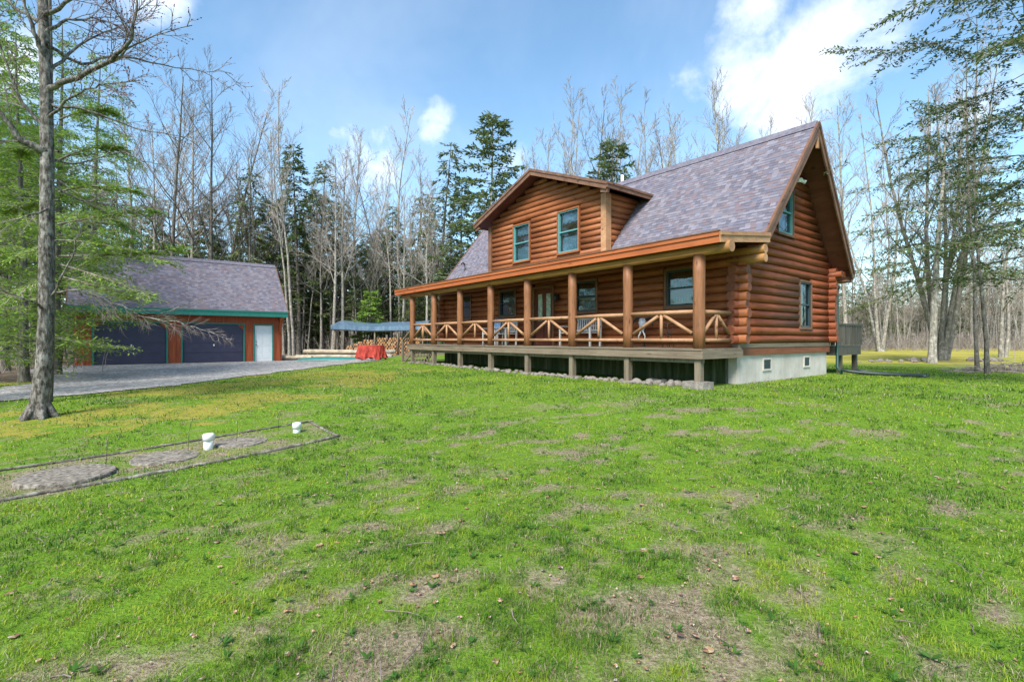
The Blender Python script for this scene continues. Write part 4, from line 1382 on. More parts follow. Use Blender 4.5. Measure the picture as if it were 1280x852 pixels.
# drain pipes by the rear corner
dg = plain('drain_pipe_black', (.02, .035, .035), .45, .4, .2)
for k, (dx, lab) in enumerate(((0, 'black flexible drain pipe on the grass, close to the foundation corner'), (.28, 'black flexible drain pipe lying outermost on the grass by the rear deck'))):
    pts = []
    for t in np.linspace(0, 1, 14):
        w = h2w(.35 + dx * .6 + 2.1 * t + .2 * math.sin(t * 3 + k), BW + .2 + dx + .35 * math.sin(t * 2.6))
        pts.append((w[0], w[1], gz(*w) + .05 + (.10 * (1 - t) ** 6)))
    mb = MB(); mb.tube(pts, .05, 8); o = mb.build('drain_pipe', dg); tag(o, lab, 'drain pipe', 'drain pipes by the rear corner')

# power line to the mast
a = Vector((*h2w(-13.6, 2.5), HZ + 4.7)); b_ = Vector((-34, 52, 7.8))
mb = MB(); mb.tube([a.lerp(b_, t) + Vector((0, 0, -1.1 * 4 * t * (1 - t))) for t in np.linspace(0, 1, 20)], .012, 5)
tag(mb.build('power_line', M['black']), 'thin overhead power line running from the roof into the woods', 'power line')

# ================================================================== TREES
class TB:
    """fast tube and leaf collector"""
    def __init__(s):
        s.v = []; s.f = []; s.m = []
    def tube(s, pts, rad, n, m=0):
        i0 = len(s.v)
        d0 = (pts[1] - pts[0])
        a = d0.cross(Vector((.3, .2, 1)) if abs(d0.z) < .9 * d0.length else Vector((1, .1, 0))).normalized()
        for k, p in enumerate(pts):
            d = (pts[min(k + 1, len(pts) - 1)] - pts[max(k - 1, 0)]).normalized()
            a = (a - d * a.dot(d)).normalized(); b = d.cross(a); r = rad[k]
            for j in range(n):
                t = 6.2832 * j / n
                q = a * (math.cos(t) * r) + b * (math.sin(t) * r)
                s.v.append((p.x + q.x, p.y + q.y, p.z + q.z))
        for k in range(len(pts) - 1):
            q = i0 + k * n
            for j in range(n):
                s.f.append((q + j, q + (j + 1) % n, q + n + (j + 1) % n, q + n + j)); s.m.append(m)
    def leaf(s, p, d, side, L, w, m=0):
        i = len(s.v)
        q = p + d * (L * .45)
        e = p + d * L
        s.v += [tuple(p), tuple(q + side * w), tuple(e), tuple(q - side * w)]
        s.f.append((i, i + 1, i + 2, i + 3)); s.m.append(m)
    def mesh(s, name, mats, smooth=True):
        me = bpy.data.meshes.new(name)
        me.from_pydata(s.v, [], s.f)
        for x in mats: me.materials.append(x)
        me.polygons.foreach_set('material_index', s.m)
        if smooth: me.polygons.foreach_set('use_smooth', [True] * len(s.f))
        me.update()
        return me


def rv(pr, s=1.0): return Vector((pr.gauss(0, s), pr.gauss(0, s), pr.gauss(0, s)))


def limb(pr, p, d, L, n, wig, up):
    pts = [p.copy()]; d = d.normalized()
    for i in range(n):
        d = (d + rv(pr, wig) + Vector((0, 0, up))).normalized()
        pts.append(pts[-1] + d * (L / n))
    return pts


def along(pts, t):
    k = min(len(pts) - 2, int(t * (len(pts) - 1))); f = t * (len(pts) - 1) - k
    return pts[k].lerp(pts[k + 1], f), (pts[k + 1] - pts[k]).normalized()


def bare_tree(seed, H, r0, t0=.4, n1=16, ang=38, L1=.36, n2=7, n3=5, leaders=1, lean=0.0, sub=1.0):
    """leafless broadleaf tree; returns trunk and crown meshes' collectors"""
    pr = random.Random(seed)
    tk, cr = TB(), TB()
    stems = []
    for s in range(leaders):
        if leaders == 1:
            d = Vector((lean + pr.gauss(0, .02), pr.gauss(0, .02), 1)); p = Vector((0, 0, -.15)); L = H; r = r0
        else:
            a = 6.283 * s / leaders + pr.uniform(-.4, .4); sp = pr.uniform(.07, .24)
            d = Vector((math.cos(a) * sp, math.sin(a) * sp, 1)); p = Vector((math.cos(a) * r0 * .8, math.sin(a) * r0 * .8, -.15)); L = H * pr.uniform(.78, 1.02); r = r0 * pr.uniform(.6, 1)
        pts = limb(pr, p, d, L, 10, .035, .02)
        rad = [r * (1 - .86 * (i / 10) ** .9) for i in range(11)]
        rad[0] *= 1.35
        tk.tube(pts, rad, 8)
        stems.append((pts, rad))
    for pts, rad in stems:
        off = pr.uniform(0, 6)
        for i in range(n1):
            t = t0 + (.98 - t0) * (i + pr.random()) / n1
            p, d = along(pts, t)
            az = off + i * 2.4 + pr.uniform(-.4, .4)
            a = R(ang + pr.uniform(-12, 14)) * (1.15 - .45 * t)
            dd = Vector((math.cos(az) * math.sin(a), math.sin(az) * math.sin(a), math.cos(a)))
            L = H * L1 * (1.12 - .85 * t) * pr.uniform(.65, 1.15)
            rr = max(.012, rad[min(10, int(t * 10))] * pr.uniform(.35, .55))
            b = limb(pr, p, dd, L, 6, .10, .06)
            tk.tube(b, [rr * (1 - .8 * k / 6) for k in range(7)], 5)
            for j in range(int(n2 * sub)):
                t2 = .22 + .76 * (j + pr.random()) / n2 / sub
                p2, d2 = along(b, min(.99, t2))
                sd = rv(pr); sd = (sd - d2 * sd.dot(d2)).normalized()
                d3 = (d2 + sd * pr.uniform(.5, .95) + Vector((0, 0, .22))).normalized()
                L2 = L * pr.uniform(.25, .5) * (1.1 - .5 * t2)
                c = limb(pr, p2, d3, L2, 4, .12, .05)
                r2 = max(.009, rr * (1 - .8 * t2) * .6)
                cr.tube(c, [r2 * (1 - .7 * k / 4) for k in range(5)], 3)
                for q in range(n3):
                    t3 = .2 + .78 * (q + pr.random()) / n3
                    p3, e = along(c, min(.99, t3))
                    sd = rv(pr); sd = (sd - e * sd.dot(e)).normalized()
                    g = limb(pr, p3, e + sd * pr.uniform(.5, .9) + Vector((0, 0, .15)), L2 * pr.uniform(.22, .5), 2, .12, .05)
                    cr.tube(g, [.009, .007, .004], 3)
    return tk, cr


def conifer(seed, H, r0, t0=.15, nb=70, Lmax=.2, droop=.12, leafL=.30, leafW=.055, per=26, shape=.8, lean=0, dead=.12, up=.0, sparse=1.0, open_=0.0):
    """hemlock-like tree: whorled limbs with flat drooping sprays"""
    pr = random.Random(seed)
    tk, cr = TB(), TB()
    pts = limb(pr, Vector((0, 0, -.15)), Vector((lean, 0, 1)), H, 14, .012, .0)
    rad = [r0 * (1 - .95 * (i / 14)) + .008 for i in range(15)]; rad[0] *= 1.3
    tk.tube(pts, rad, 8)
    for i in range(nb):
        t = t0 + (.995 - t0) * ((i + pr.random()) / nb) ** .9
        p, d = along(pts, min(.995, t))
        az = i * 2.4 + pr.uniform(-.5, .5)
        L = H * Lmax * ((1 - t) / (1 - t0)) ** shape * pr.uniform(.6, 1.15) + .25
        el = pr.uniform(-.05, .35) + up + .5 * max(0, t - .7)
        dd = Vector((math.cos(az) * math.cos(el), math.sin(az) * math.cos(el), math.sin(el)))
        isdead = pr.random() < dead * (2.2 if t < t0 + .2 else .4)
        n = 6
        b = limb(pr, p, dd, L, n, .05, -droop)
        rr = max(.008, rad[min(14, int(t * 14))] * .3)
        tk.tube(b, [rr * (1 - .85 * k / n) for k in range(n + 1)], 4)
        k = int(per * (.35 + L / (H * Lmax)) * (0.1 if isdead else 1) * sparse)
        for j in range(k):
            u = .12 + .9 * pr.random() ** (.8 - .3 * open_)
            q, e = along(b, min(.999, u))
            sgn = 1 if j % 2 else -1
            side = e.cross(Vector((0, 0, 1))).normalized() * sgn
            tw = (e * pr.uniform(.35, 1.0) + side * pr.uniform(.2, 1) + Vector((0, 0, pr.uniform(-.4, .16)))).normalized()
            Lt = leafL * pr.uniform(.7, 1.6) * (1.2 - .5 * u)
            nrm = (Vector((0, 0, 1)) + rv(pr, .45)).normalized()
            for g in range(3):
                a = q + tw * (Lt * g * .5) + rv(pr, leafL * .12)
                dv_ = (tw + side * pr.uniform(-.6, .6) + rv(pr, .25)).normalized()
                sv = dv_.cross(nrm).normalized()
                cr.leaf(a, dv_, sv, leafL * pr.uniform(.6, 1.1), leafW * pr.uniform(.7, 1.3))
            if j % 9 == 0:
                cr.tube([q, q + tw * Lt * 1.6], [.008, .003], 3, 1)
    return tk, cr


def hemlock(seed, H, r0, t0=.1, nb=60, Lmax=.3, shape=.5, side=12, leaf=.10, lw=.013, lean=0, droop=.05, fill=1.0, up=.05, reach=None):
    """hemlock seen close by: limbs, side shoots in a flat fan, and short needle sprays along each shoot"""
    pr = random.Random(seed); tk, cr = TB(), TB()
    pts = limb(pr, Vector((0, 0, -.15)), Vector((lean, 0, 1)), H, 16, .012, 0)
    rad = [r0 * (1 - .95 * (i / 16)) + .006 for i in range(17)]; rad[0] *= 1.3
    tk.tube(pts, rad, 12)
    for i in range(nb):
        t = t0 + (.99 - t0) * (i + pr.random()) / nb
        p, d = along(pts, t)
        az = i * 2.4 + pr.uniform(-.6, .6); el = up + pr.uniform(-.12, .3) + .5 * max(0, t - .75)
        L = H * Lmax * ((1 - t) / (1 - t0)) ** shape * pr.uniform(.55, 1.15) + .2
        if reach: L *= reach(az, t)
        b = limb(pr, p, Vector((math.cos(az) * math.cos(el), math.sin(az) * math.cos(el), math.sin(el))), L, 8, .07, -droop)
        rr = max(.006, rad[min(16, int(t * 16))] * .17)
        tk.tube(b, [rr * (1 - .85 * k / 8) for k in range(9)], 4)
        bare = pr.random() < .12
        ns = int(side * (.4 + L / (H * Lmax)) * fill * (.2 if bare else 1))
        for j in range(ns):
            u = .12 + .88 * (j + pr.random()) / ns
            q, e = along(b, min(.999, u))
            sg = 1 if j % 2 else -1
            sv = e.cross(Vector((0, 0, 1))).normalized() * sg
            tw = (e * pr.uniform(.5, 1.1) + sv * pr.uniform(.4, 1) + Vector((0, 0, pr.uniform(-.35, .1)))).normalized()
            Ls = L * .26 * pr.uniform(.5, 1.2) * (1.25 - .7 * u) + .12
            c = limb(pr, q, tw, Ls, 3, .12, -.06)
            cr.tube(c, [.006, .005, .004, .002], 3, 1)
            m = max(5, int(Ls / (leaf * .30)))
            for g in range(m):
                a, dd = along(c, min(.999, (g + pr.random()) / m))
                s2 = dd.cross(Vector((0, 0, 1)))
                if s2.length < .05: continue
                s2 = s2.normalized() * (1 if g % 2 else -1)
                lv = (dd * .6 + s2 * pr.uniform(.35, 1.3) + rv(pr, .35)).normalized()
                a = a + rv(pr, leaf * .22)
                nr = (Vector((0, 0, 1)) + rv(pr, .4)).normalized()
                cr.leaf(a, lv, lv.cross(nr).normalized(), leaf * pr.uniform(.7, 1.5), lw * pr.uniform(.8, 1.3))
    return tk, cr


def proto(name, tb, mats_trunk, mats_crown, label, cat='tree'):
    root = empty(name, (0, -60, 0), 0, label, cat)
    tk, cr = tb
    a = link('trunk', tk.mesh('trunk', mats_trunk), root)
    c = link('crown', cr.mesh('crown', mats_crown, False), root)
    KIDS[root.name] = [a, c]
    return root, tb


PROT = {}
def P_(key, *a, H=16):
    PROT[key] = (proto(*a), H)
P_('bareA', 'bare_tree', bare_tree(1, 18, .17, .34, 22, 38, .34, 8, 7), [M['bark_grey']], [M['twig']], 'x', H=18)
P_('bareB', 'bare_tree', bare_tree(2, 18, .18, .28, 20, 42, .40, 9, 7), [M['bark_dark']], [M['twig_red']], 'x', H=18)
P_('bareC', 'bare_tree', bare_tree(3, 16, .14, .2, 12, 34, .34, 8, 7, leaders=4), [M['bark_grey']], [M['twig']], 'x', H=16)
P_('bareD', 'bare_tree', bare_tree(4, 15, .10, .45, 16, 36, .30, 8, 6, lean=.03), [M['bark_grey']], [M['twig_pale']], 'x', H=15)
P_('bareE', 'bare_tree', bare_tree(5, 14, .09, .38, 16, 34, .32, 8, 6, lean=-.05), [M['bark_dark']], [M['twig']], 'x', H=14)
P_('conA', 'hemlock_tree', conifer(11, 17, .19, .12, 105, .19, .10, .34, .06, 30, .75), [M['bark_dark']], [M['needle'], M['twig']], 'x', H=17)
P_('conB', 'hemlock_tree', conifer(12, 16, .17, .22, 70, .16, .13, .36, .055, 20, .7, dead=.25), [M['bark_dark']], [M['needle_olive'], M['twig']], 'x', H=16)
P_('conC', 'hemlock_tree', conifer(13, 17, .18, .22, 105, .22, .04, .36, .062, 34, .6, up=.12, dead=.1), [M['bark_grey']], [M['needle'], M['twig']], 'x', H=17)
P_('conD', 'hemlock_tree', conifer(14, 13, .12, .30, 45, .13, .15, .34, .05, 12, .7, dead=.4, open_=.6), [M['bark_dark']], [M['needle_olive'], M['twig']], 'x', H=13)
P_('young', 'young_hemlock', conifer(15, 5.5, .06, .04, 60, .30, .06, .26, .045, 26, .8, dead=0), [M['bark_dark']], [M['needle_bright'], M['twig']], 'x', H=5.5)
P_('near', 'hemlock_tree', hemlock(16, 15, .17, .08, 75, .25, .55, 15, .17, .024, fill=1.0), [M['bark_dark']], [M['needle_bright'], M['twig']], 'x', H=15)
USED = set()


def plant(key, px, Yd, H, label, group, name=None, X=None):
    (root, tb), h0 = PROT[key]
    loc = at(px, Yd)
    s = H / h0
    rz = random.uniform(0, 6.28)
    if key not in USED:
        USED.add(key)
        root.location = loc; root.rotation_euler = (0, 0, rz); root.scale = (s,) * 3
        root['label'] = label
        if group: root['group'] = group
        return root
    return copy_thing(root, loc, rz, s, label, group) if group else copy_thing_nogroup(root, loc, rz, s, label)


def copy_thing_nogroup(root, loc, rz, s, label):
    r = copy_thing(root, loc, rz, s, label)
    if 'group' in r: del r['group']
    return r


def top(px, ytop, Yd): return (424 - ytop) / 620 * Yd + EYE - gz((px - 640) / 620 * Yd, Yd)

G_BG = 'bare trees behind the garage'
L_BG = 'tall bare grey tree in the woods just beyond the garage roof'
for px, yt, Yd, k in [(212, 105, 40, 'bareB'), (236, 120, 43, 'bareA'), (262, 108, 41, 'bareB'), (284, 128, 46, 'bareB'), (248, 160, 48, 'bareD'), (190, 150, 44, 'bareA'), (300, 200, 50, 'bareE'), (165, 120, 46, 'bareA'), (226, 150, 52, 'bareD')]:
    plant(k, px, Yd, top(px, yt, Yd), L_BG, G_BG)
G_BS = 'bare trees behind the wood shed'
L_BS = 'slim bare pale trunked tree standing in the woods between garage and house'
for px, yt, Yd, k in [(367, 122, 41, 'bareD'), (345, 165, 47, 'bareA'), (440, 165, 45, 'bareA'), (462, 190, 50, 'bareD'), (500, 150, 46, 'bareD'), (522, 178, 52, 'bareE'), (478, 215, 54, 'bareB'), (420, 250, 50, 'bareE'), (398, 225, 54, 'bareA'), (538, 240, 50, 'bareE'), (455, 262, 43, 'bareE'), (385, 280, 43, 'bareD'), (560, 265, 55, 'bareA'), (590, 300, 52, 'bareD'), (510, 300, 44, 'bareE'), (330, 215, 52, 'bareE'), (630, 300, 50, 'bareA')]:
    plant(k, px, Yd, top(px, yt, Yd), L_BS, G_BS)
G_CN = 'dark hemlocks between garage and house'
L_CN = 'dark evergreen among the crowded trees of the woods behind garage and shed'
for px, yt, Yd, k in [(313, 205, 42, 'conD'), (374, 182, 44, 'conA'), (404, 190, 46, 'conB'), (549, 176, 47, 'conB'), (345, 245, 50, 'conB'), (434, 250, 52, 'conA'), (298, 235, 46, 'conD'), (486, 255, 54, 'conA'), (520, 235, 50, 'conB'), (575, 222, 46, 'conA'), (330, 300, 45, 'conB'), (415, 320, 48, 'conA'), (470, 315, 46, 'conB'), (505, 330, 42, 'conA'), (540, 320, 44, 'conB'), (362, 330, 42, 'conD'), (280, 300, 50, 'conA'), (615, 255, 50, 'conC'), (455, 290, 58, 'conA'), (395, 300, 58, 'conA'), (250, 285, 54, 'conB'), (560, 300, 58, 'conA')]:
    plant(k, px, Yd, top(px, yt, Yd), L_CN, G_CN)
plant('conC', 606, 40, top(606, 143, 40), 'big full crowned hemlock rising left of the dormer, taller than its neighbours', None)
plant('young', 462, 40, 5.4, 'bright green young hemlock behind the wood shed', None)
for px, Yd, h in ((300, 47, 4.5), (540, 46, 5), (395, 50, 5.5)):
    plant('young', px, Yd, h, 'bright green sapling half hidden among the trunks of the back woods', 'green saplings in the woods')
pr = random.Random(808)
for i in range(16):
    px = 322 + i * 15 + pr.uniform(-5, 5); Yd = pr.uniform(40.5, 45)
    plant(pr.choice(['bareD', 'bareD', 'bareA']), px, Yd, top(px, pr.uniform(170, 300), Yd), L_BS, G_BS)
pr = random.Random(404)
for i in range(46):
    px = 165 + i * 10.4 + pr.uniform(-6, 6); Yd = pr.uniform(44, 62)
    con = pr.random() < .55
    plant(pr.choice(['conA', 'conB', 'conA', 'conC'] if con else ['bareA', 'bareD', 'bareE', 'bareB']), px, Yd, top(px, pr.uniform(235, 335), Yd), L_CN if con else (L_BS if px > 310 else L_BG), G_CN if con else (G_BS if px > 310 else G_BG))
# behind the house
G_BH = 'bare trees behind the house'
L_BH = 'bare twiggy tree whose top shows above the house roof'
for px, yt, Yd, k in [(712, 115, 36, 'bareC'), (735, 150, 39, 'bareB'), (782, 112, 36, 'bareC'), (806, 150, 40, 'bareA'), (690, 165, 42, 'bareC'), (872, 135, 38, 'bareC'), (905, 100, 37, 'bareA'), (938, 150, 38, 'bareC'), (1004, 128, 42, 'bareA'), (840, 180, 43, 'bareB'), (660, 215, 44, 'bareA')]:
    plant(k, px, Yd, top(px, yt, Yd), L_BH, G_BH)
plant('conC', 757, 33, top(757, 176, 33), 'leafy green hemlock whose tip shows between dormer and main ridge', None)
# right of the gable
G_RG = 'bare trees right of the gable'
L_RG = 'pale grey bare tree at the meadow edge beyond the gable end of the house'
for px, yt, Yd, k in [(1058, 130, 38, 'bareA'), (1042, 190, 44, 'bareA'), (1100, 150, 46, 'bareC')]:
    plant(k, px, Yd, top(px, yt, Yd), L_RG, G_RG)
# far edge of the meadow
G_FE = 'trees along the far meadow edge'
L_FE = 'small grey tree in the far line of woods beyond the meadow'
pr = random.Random(5)
for i in range(56):
    px = 1040 + i * 5.4 + pr.uniform(-4, 4); Yd = pr.uniform(52, 68)
    k = pr.choice(['bareD', 'bareE', 'bareA', 'bareD', 'bareC', 'bareE', 'conD'])
    plant(k, px, Yd, pr.uniform(7.0, 11.5) if px < 1200 else pr.uniform(8.5, 14), L_FE, G_FE)
# left woods, seen past the foreground trunk and under its branches
G_LW = 'trunks of the left woods'
L_LW = 'dark trunked tree in the shaded woods left of the garage'
for px, Yd, h, k in [(8, 22, 12, 'bareB'), (24, 25, 13, 'conB'), (66, 32, 15, 'conA'), (-10, 19, 12, 'conB'), (38, 36, 16, 'bareA'), (82, 38, 15, 'bareE'), (-35, 26, 14, 'conA'), (12, 42, 16, 'conA'), (55, 46, 16, 'conB'), (95, 45, 17, 'conA'), (30, 30, 14, 'bareD'), (130, 48, 17, 'conA'), (150, 52, 18, 'conB'), (-30, 42, 17, 'conA'), (110, 55, 17, 'conA'), (180, 50, 15, 'conA'), (75, 27, 12, 'bareE'), (2, 32, 15, 'bareE'), (205, 46, 14, 'conB')]:
    plant(k, px, Yd, h, L_LW, G_LW)
plant('near', 70, 18.5, 13.5, 'large bright green hemlock with a grey trunk next to the garage corner', None)
plant('near', -40, 13.5, 13, 'leafy hemlock at the edge of the lawn, left of the foreground trunk', None)
plant('near', -15, 17, 15.5, 'tall leafy hemlock standing close behind the one at the lawn edge', None)
plant('near', 118, 27, 17, 'tall bright hemlock growing just left of the garage', None)
plant('near', 30, 15.5, 11, 'short bushy hemlock directly behind the foreground maple', None)
plant('near', -60, 10.5, 9, 'small hemlock nearest the camera beyond the lawn edge', None)
plant('near', 5, 21, 15, 'feathery green hemlock in the second row behind the foreground trunk', None)
plant('near', 150, 40, 15.5, 'tall feathery green hemlock rising behind the garage roof', None)

# multi stemmed tree on the right
root = empty('multi_stem_tree', at(1176, 26.6), .6, 'large grey multi stemmed tree with stones heaped round its foot', 'tree')
tk, cr = bare_tree(31, 17, .165, .22, 14, 36, .28, 8, 6, leaders=7)
link('trunk', tk.mesh('trunk', [M['bark_mid']]), root); link('crown', cr.mesh('crown', [M['twig']], False), root)
for px, Yd, h, sd, lab in ((1222, 17.2, 11, 41, 'left of two thin bare trees close together on the lawn edge'), (1234, 16.2, 12, 42, 'right of two thin bare trees close together on the lawn edge, slightly thicker')):
    root = empty('thin_tree', at(px, Yd), 0, lab, 'tree', 'pair of thin trees')
    tk, cr = bare_tree(sd, h, .062, .3, 14, 44, .26, 6, 5)
    link('trunk', tk.mesh('trunk', [M['bark_dark']]), root); link('crown', cr.mesh('crown', [M['twig']], False), root)
root = empty('forked_tree', at(1254, 31), 0, 'bare crooked tree in the meadow near the brush pile', 'tree')
tk, cr = bare_tree(47, 10, .14, .3, 9, 48, .4, 7, 5, leaders=2)
link('trunk', tk.mesh('trunk', [M['bark_grey']]), root); link('crown', cr.mesh('crown', [M['twig_pale']], False), root)

# open hemlocks whose limbs hang into the picture at the right
def sparse_hemlock(px, Yd, H, seed, lean, label, nb=60, Lm=.42, per=60, leafL=.15, leafW=.022, t0=.16, fl=1.0, reach=None):
    root = empty('hemlock_tree', at(px, Yd), R(0), label, 'tree')
    tk, cr = hemlock(seed, H, .17, t0, nb, Lm, .3, per, leafL, leafW, lean=lean, droop=.03, fill=fl, reach=reach)
    link('trunk', tk.mesh('trunk', [M['bark_grey']]), root); link('crown', cr.mesh('crown', [M['needle'], M['twig_red']], False), root)
sparse_hemlock(1335, 12.0, 13, 61, -.12, 'open crowned hemlock leaning in with long limbs over the lawn', 74, .36, 16, .10, .02, .2, 1.4, lambda az, t: (.62 if t < .55 else 1.0) * (1 if math.cos(az) < .3 else .5))
sparse_hemlock(1165, 23.5, 12.5, 62, .02, 'thin open hemlock with sparse sprays in front of the multi stemmed tree', 58, .32, 13, .17, .032, .3, 1.2)

# foreground tree at the left
FX, FY, FZ = at(50, 8.4)
root = empty('maple_tree', (FX, FY, FZ), 0, 'tall foreground maple with rough lichen covered bark beside the drive', 'tree')
tk, cr, bu = TB(), TB(), TB()
pr = random.Random(77)
def L3(px, py, Yd): return Vector(((px - 640) / 620 * Yd - FX, Yd - FY, EYE + (424 - py) / 620 * Yd - FZ))
tp_ = [L3(47, 530, 8.4), L3(50, 505, 8.4), L3(55, 460, 8.4), L3(58, 400, 8.4), L3(58, 300, 8.42), L3(59, 200, 8.45), L3(57, 100, 8.5), L3(53, 0, 8.55), L3(52, -110, 8.6), L3(56, -220, 8.7)]
tr_ = [.235, .18, .15, .137, .128, .117, .105, .092, .075, .03]
fine_p, fine_r = [], []
for i in range(len(tp_) - 1):
    for k in range(22):
        fine_p.append(tp_[i].lerp(tp_[i + 1], k / 22)); fine_r.append((tr_[i] + (tr_[i + 1] - tr_[i]) * k / 22) * .77)
tk.tube(fine_p, fine_r, 40)
N_BARK = len(tk.v)
def rough_bark(t):
    V = np.array(t.v[:N_BARK]); ax = np.repeat(np.array([tuple(p) for p in fine_p]), 40, 0)
    rel = V - ax; ang = np.arctan2(rel[:, 1], rel[:, 0])
    k = fbm(np.cos(ang) * 5 + 9, V[:, 2] * 5.5 + np.sin(ang) * 5, 91, 3) * .6 + .4 * fbm(np.cos(ang) * 14 + 40, V[:, 2] * 14 + np.sin(ang) * 14, 95, 3)
    V = ax + rel * (1 + (k - .5) * .34)[:, None]
    t.v[:N_BARK] = [tuple(q) for q in V]
    return t
for k in range(6):   # root flare
    a = k * 1.05 + .3
    tk.tube([Vector((.08 * math.cos(a), .08 * math.sin(a), .22)), Vector((.19 * math.cos(a), .19 * math.sin(a), .05)), Vector((.30 * math.cos(a), .30 * math.sin(a), -.05))], [.08, .06, .02], 8)
def twigs(b, L, n, r, depth=0, bud=True, grav=.03):
    for j in range(n):
        t = .25 + .74 * (j + pr.random()) / n
        p, d = along(b, min(.995, t))
        sd = rv(pr); sd = (sd - d * sd.dot(d)).normalized()
        c = limb(pr, p, d + sd * pr.uniform(.45, .9), L * pr.uniform(.5, 1.1) * (1.15 - .6 * t), 4, .13, grav)
        cr.tube(c, [r, r * .8, r * .65, r * .5, r * .3], 4)
        if depth: twigs(c, L * .48, max(3, n // 2), r * .55, depth - 1, bud, grav)
        elif bud:
            for q in range(3):
                pp, dd = along(c, pr.uniform(.4, .99)); e = rv(pr).normalized()
                bu.leaf(pp, (dd + e * .5).normalized(), dd.cross(e).normalized(), .03, .011)
def bough(ctrl, r0, ntw, Ltw, rtw, depth=1, bud=True, grav=.03):
    pts = []
    for i in range(len(ctrl) - 1):
        for k in range(4):
            pts.append(ctrl[i].lerp(ctrl[i + 1], k / 4) + rv(pr, .015))
    pts.append(ctrl[-1])
    tk.tube(pts, [max(.006, r0 * (1 - .88 * i / (len(pts) - 1))) for i in range(len(pts))], 7)
    if ntw: twigs(pts, Ltw, ntw, rtw, depth, bud, grav)
    return pts
bough([L3(58, 112, 8.5), L3(95, 98, 8.3), L3(140, 75, 8.0), L3(163, 50, 7.8), L3(172, 8, 7.7), L3(180, -40, 7.6)], .05, 16, .7, .010)
bough([L3(140, 75, 8.0), L3(180, 50, 7.8), L3(240, 32, 7.5)], .02, 8, .5, .008)
bough([L3(57, 75, 8.5), L3(42, 40, 8.3), L3(30, 0, 8.2), L3(15, -40, 8.0)], .045, 10, .8, .010)
bough([L3(59, 190, 8.45), L3(25, 175, 8.2), L3(0, 140, 8.0), L3(-40, 110, 7.8)], .075, 6, .8, .011)
bough([L3(60, 130, 8.5), L3(110, 138, 8.6), L3(170, 160, 8.8), L3(240, 172, 9.0)], .028, 9, .55, .008)
bough([L3(62, 60, 8.5), L3(100, 80, 9), L3(150, 70, 9.6), L3(220, 85, 10.2), L3(290, 92, 10.8)], .032, 12, .8, .009)
bough([L3(62, 200, 8.5), L3(95, 205, 9), L3(150, 190, 9.4), L3(205, 210, 9.8)], .022, 9, .6, .008, 1, False)
bough([L3(54, 20, 8.5), L3(90, 0, 8.4), L3(135, -30, 8.2)], .04, 10, .8, .010)
bough([L3(52, 30, 8.5), L3(20, 10, 8.8), L3(-15, -20, 9)], .04, 8, .8, .010)
bough([L3(60, 262, 8.4), L3(40, 268, 8.0), L3(0, 290, 7.7)], .02, 6, .5, .007, 1, False)
bough([L3(58, 90, 8.5), L3(95, 60, 8.9), L3(130, 40, 9.3), L3(190, 20, 9.8)], .03, 16, .8, .009)
bough([L3(58, 150, 8.5), L3(90, 120, 8.2), L3(125, 105, 8.0), L3(170, 100, 7.8)], .026, 14, .7, .008)
bough([L3(57, 40, 8.5), L3(85, 25, 8.7), L3(125, 22, 9.0), L3(175, 45, 9.3)], .03, 14, .8, .009)
bough([L3(59, 165, 8.45), L3(30, 130, 8.3), L3(5, 70, 8.2), L3(-15, 20, 8.1)], .035, 12, .8, .009)
bough([L3(60, 230, 8.4), L3(100, 250, 8.8), L3(140, 255, 9.2), L3(190, 275, 9.5)], .02, 12, .6, .007, 1, False)
# dead tangled boughs hanging in front of the garage doors
bough([L3(62, 366, 8.4), L3(95, 362, 8.5), L3(140, 378, 8.7), L3(185, 398, 8.9), L3(235, 408, 9.1)], .022, 22, .62, .0042, 1, False, -.02)
bough([L3(185, 398, 8.9), L3(225, 402, 8.6), L3(262, 415, 8.5), L3(292, 424, 8.4)], .010, 16, .35, .0034, 1, False, -.01)
bough([L3(185, 398, 8.9), L3(220, 385, 9.1), L3(255, 372, 9.3)], .008, 8, .3, .0034, 1, False, .02)
bough([L3(62, 372, 8.4), L3(85, 330, 8.2), L3(100, 290, 8.0), L3(96, 270, 7.9)], .02, 8, .4, .006, 1, False)
bough([L3(60, 385, 8.4), L3(40, 378, 8.1), L3(0, 362, 7.8), L3(-30, 350, 7.6)], .024, 8, .5, .007, 1, False)
link('trunk', rough_bark(tk).mesh('trunk', [M['bark_near']]), root)
cn = link('crown', cr.mesh('crown', [M['twig_red']], True), root)
bm_ = link('buds', bu.mesh('buds', [M['bud']], False), cn)

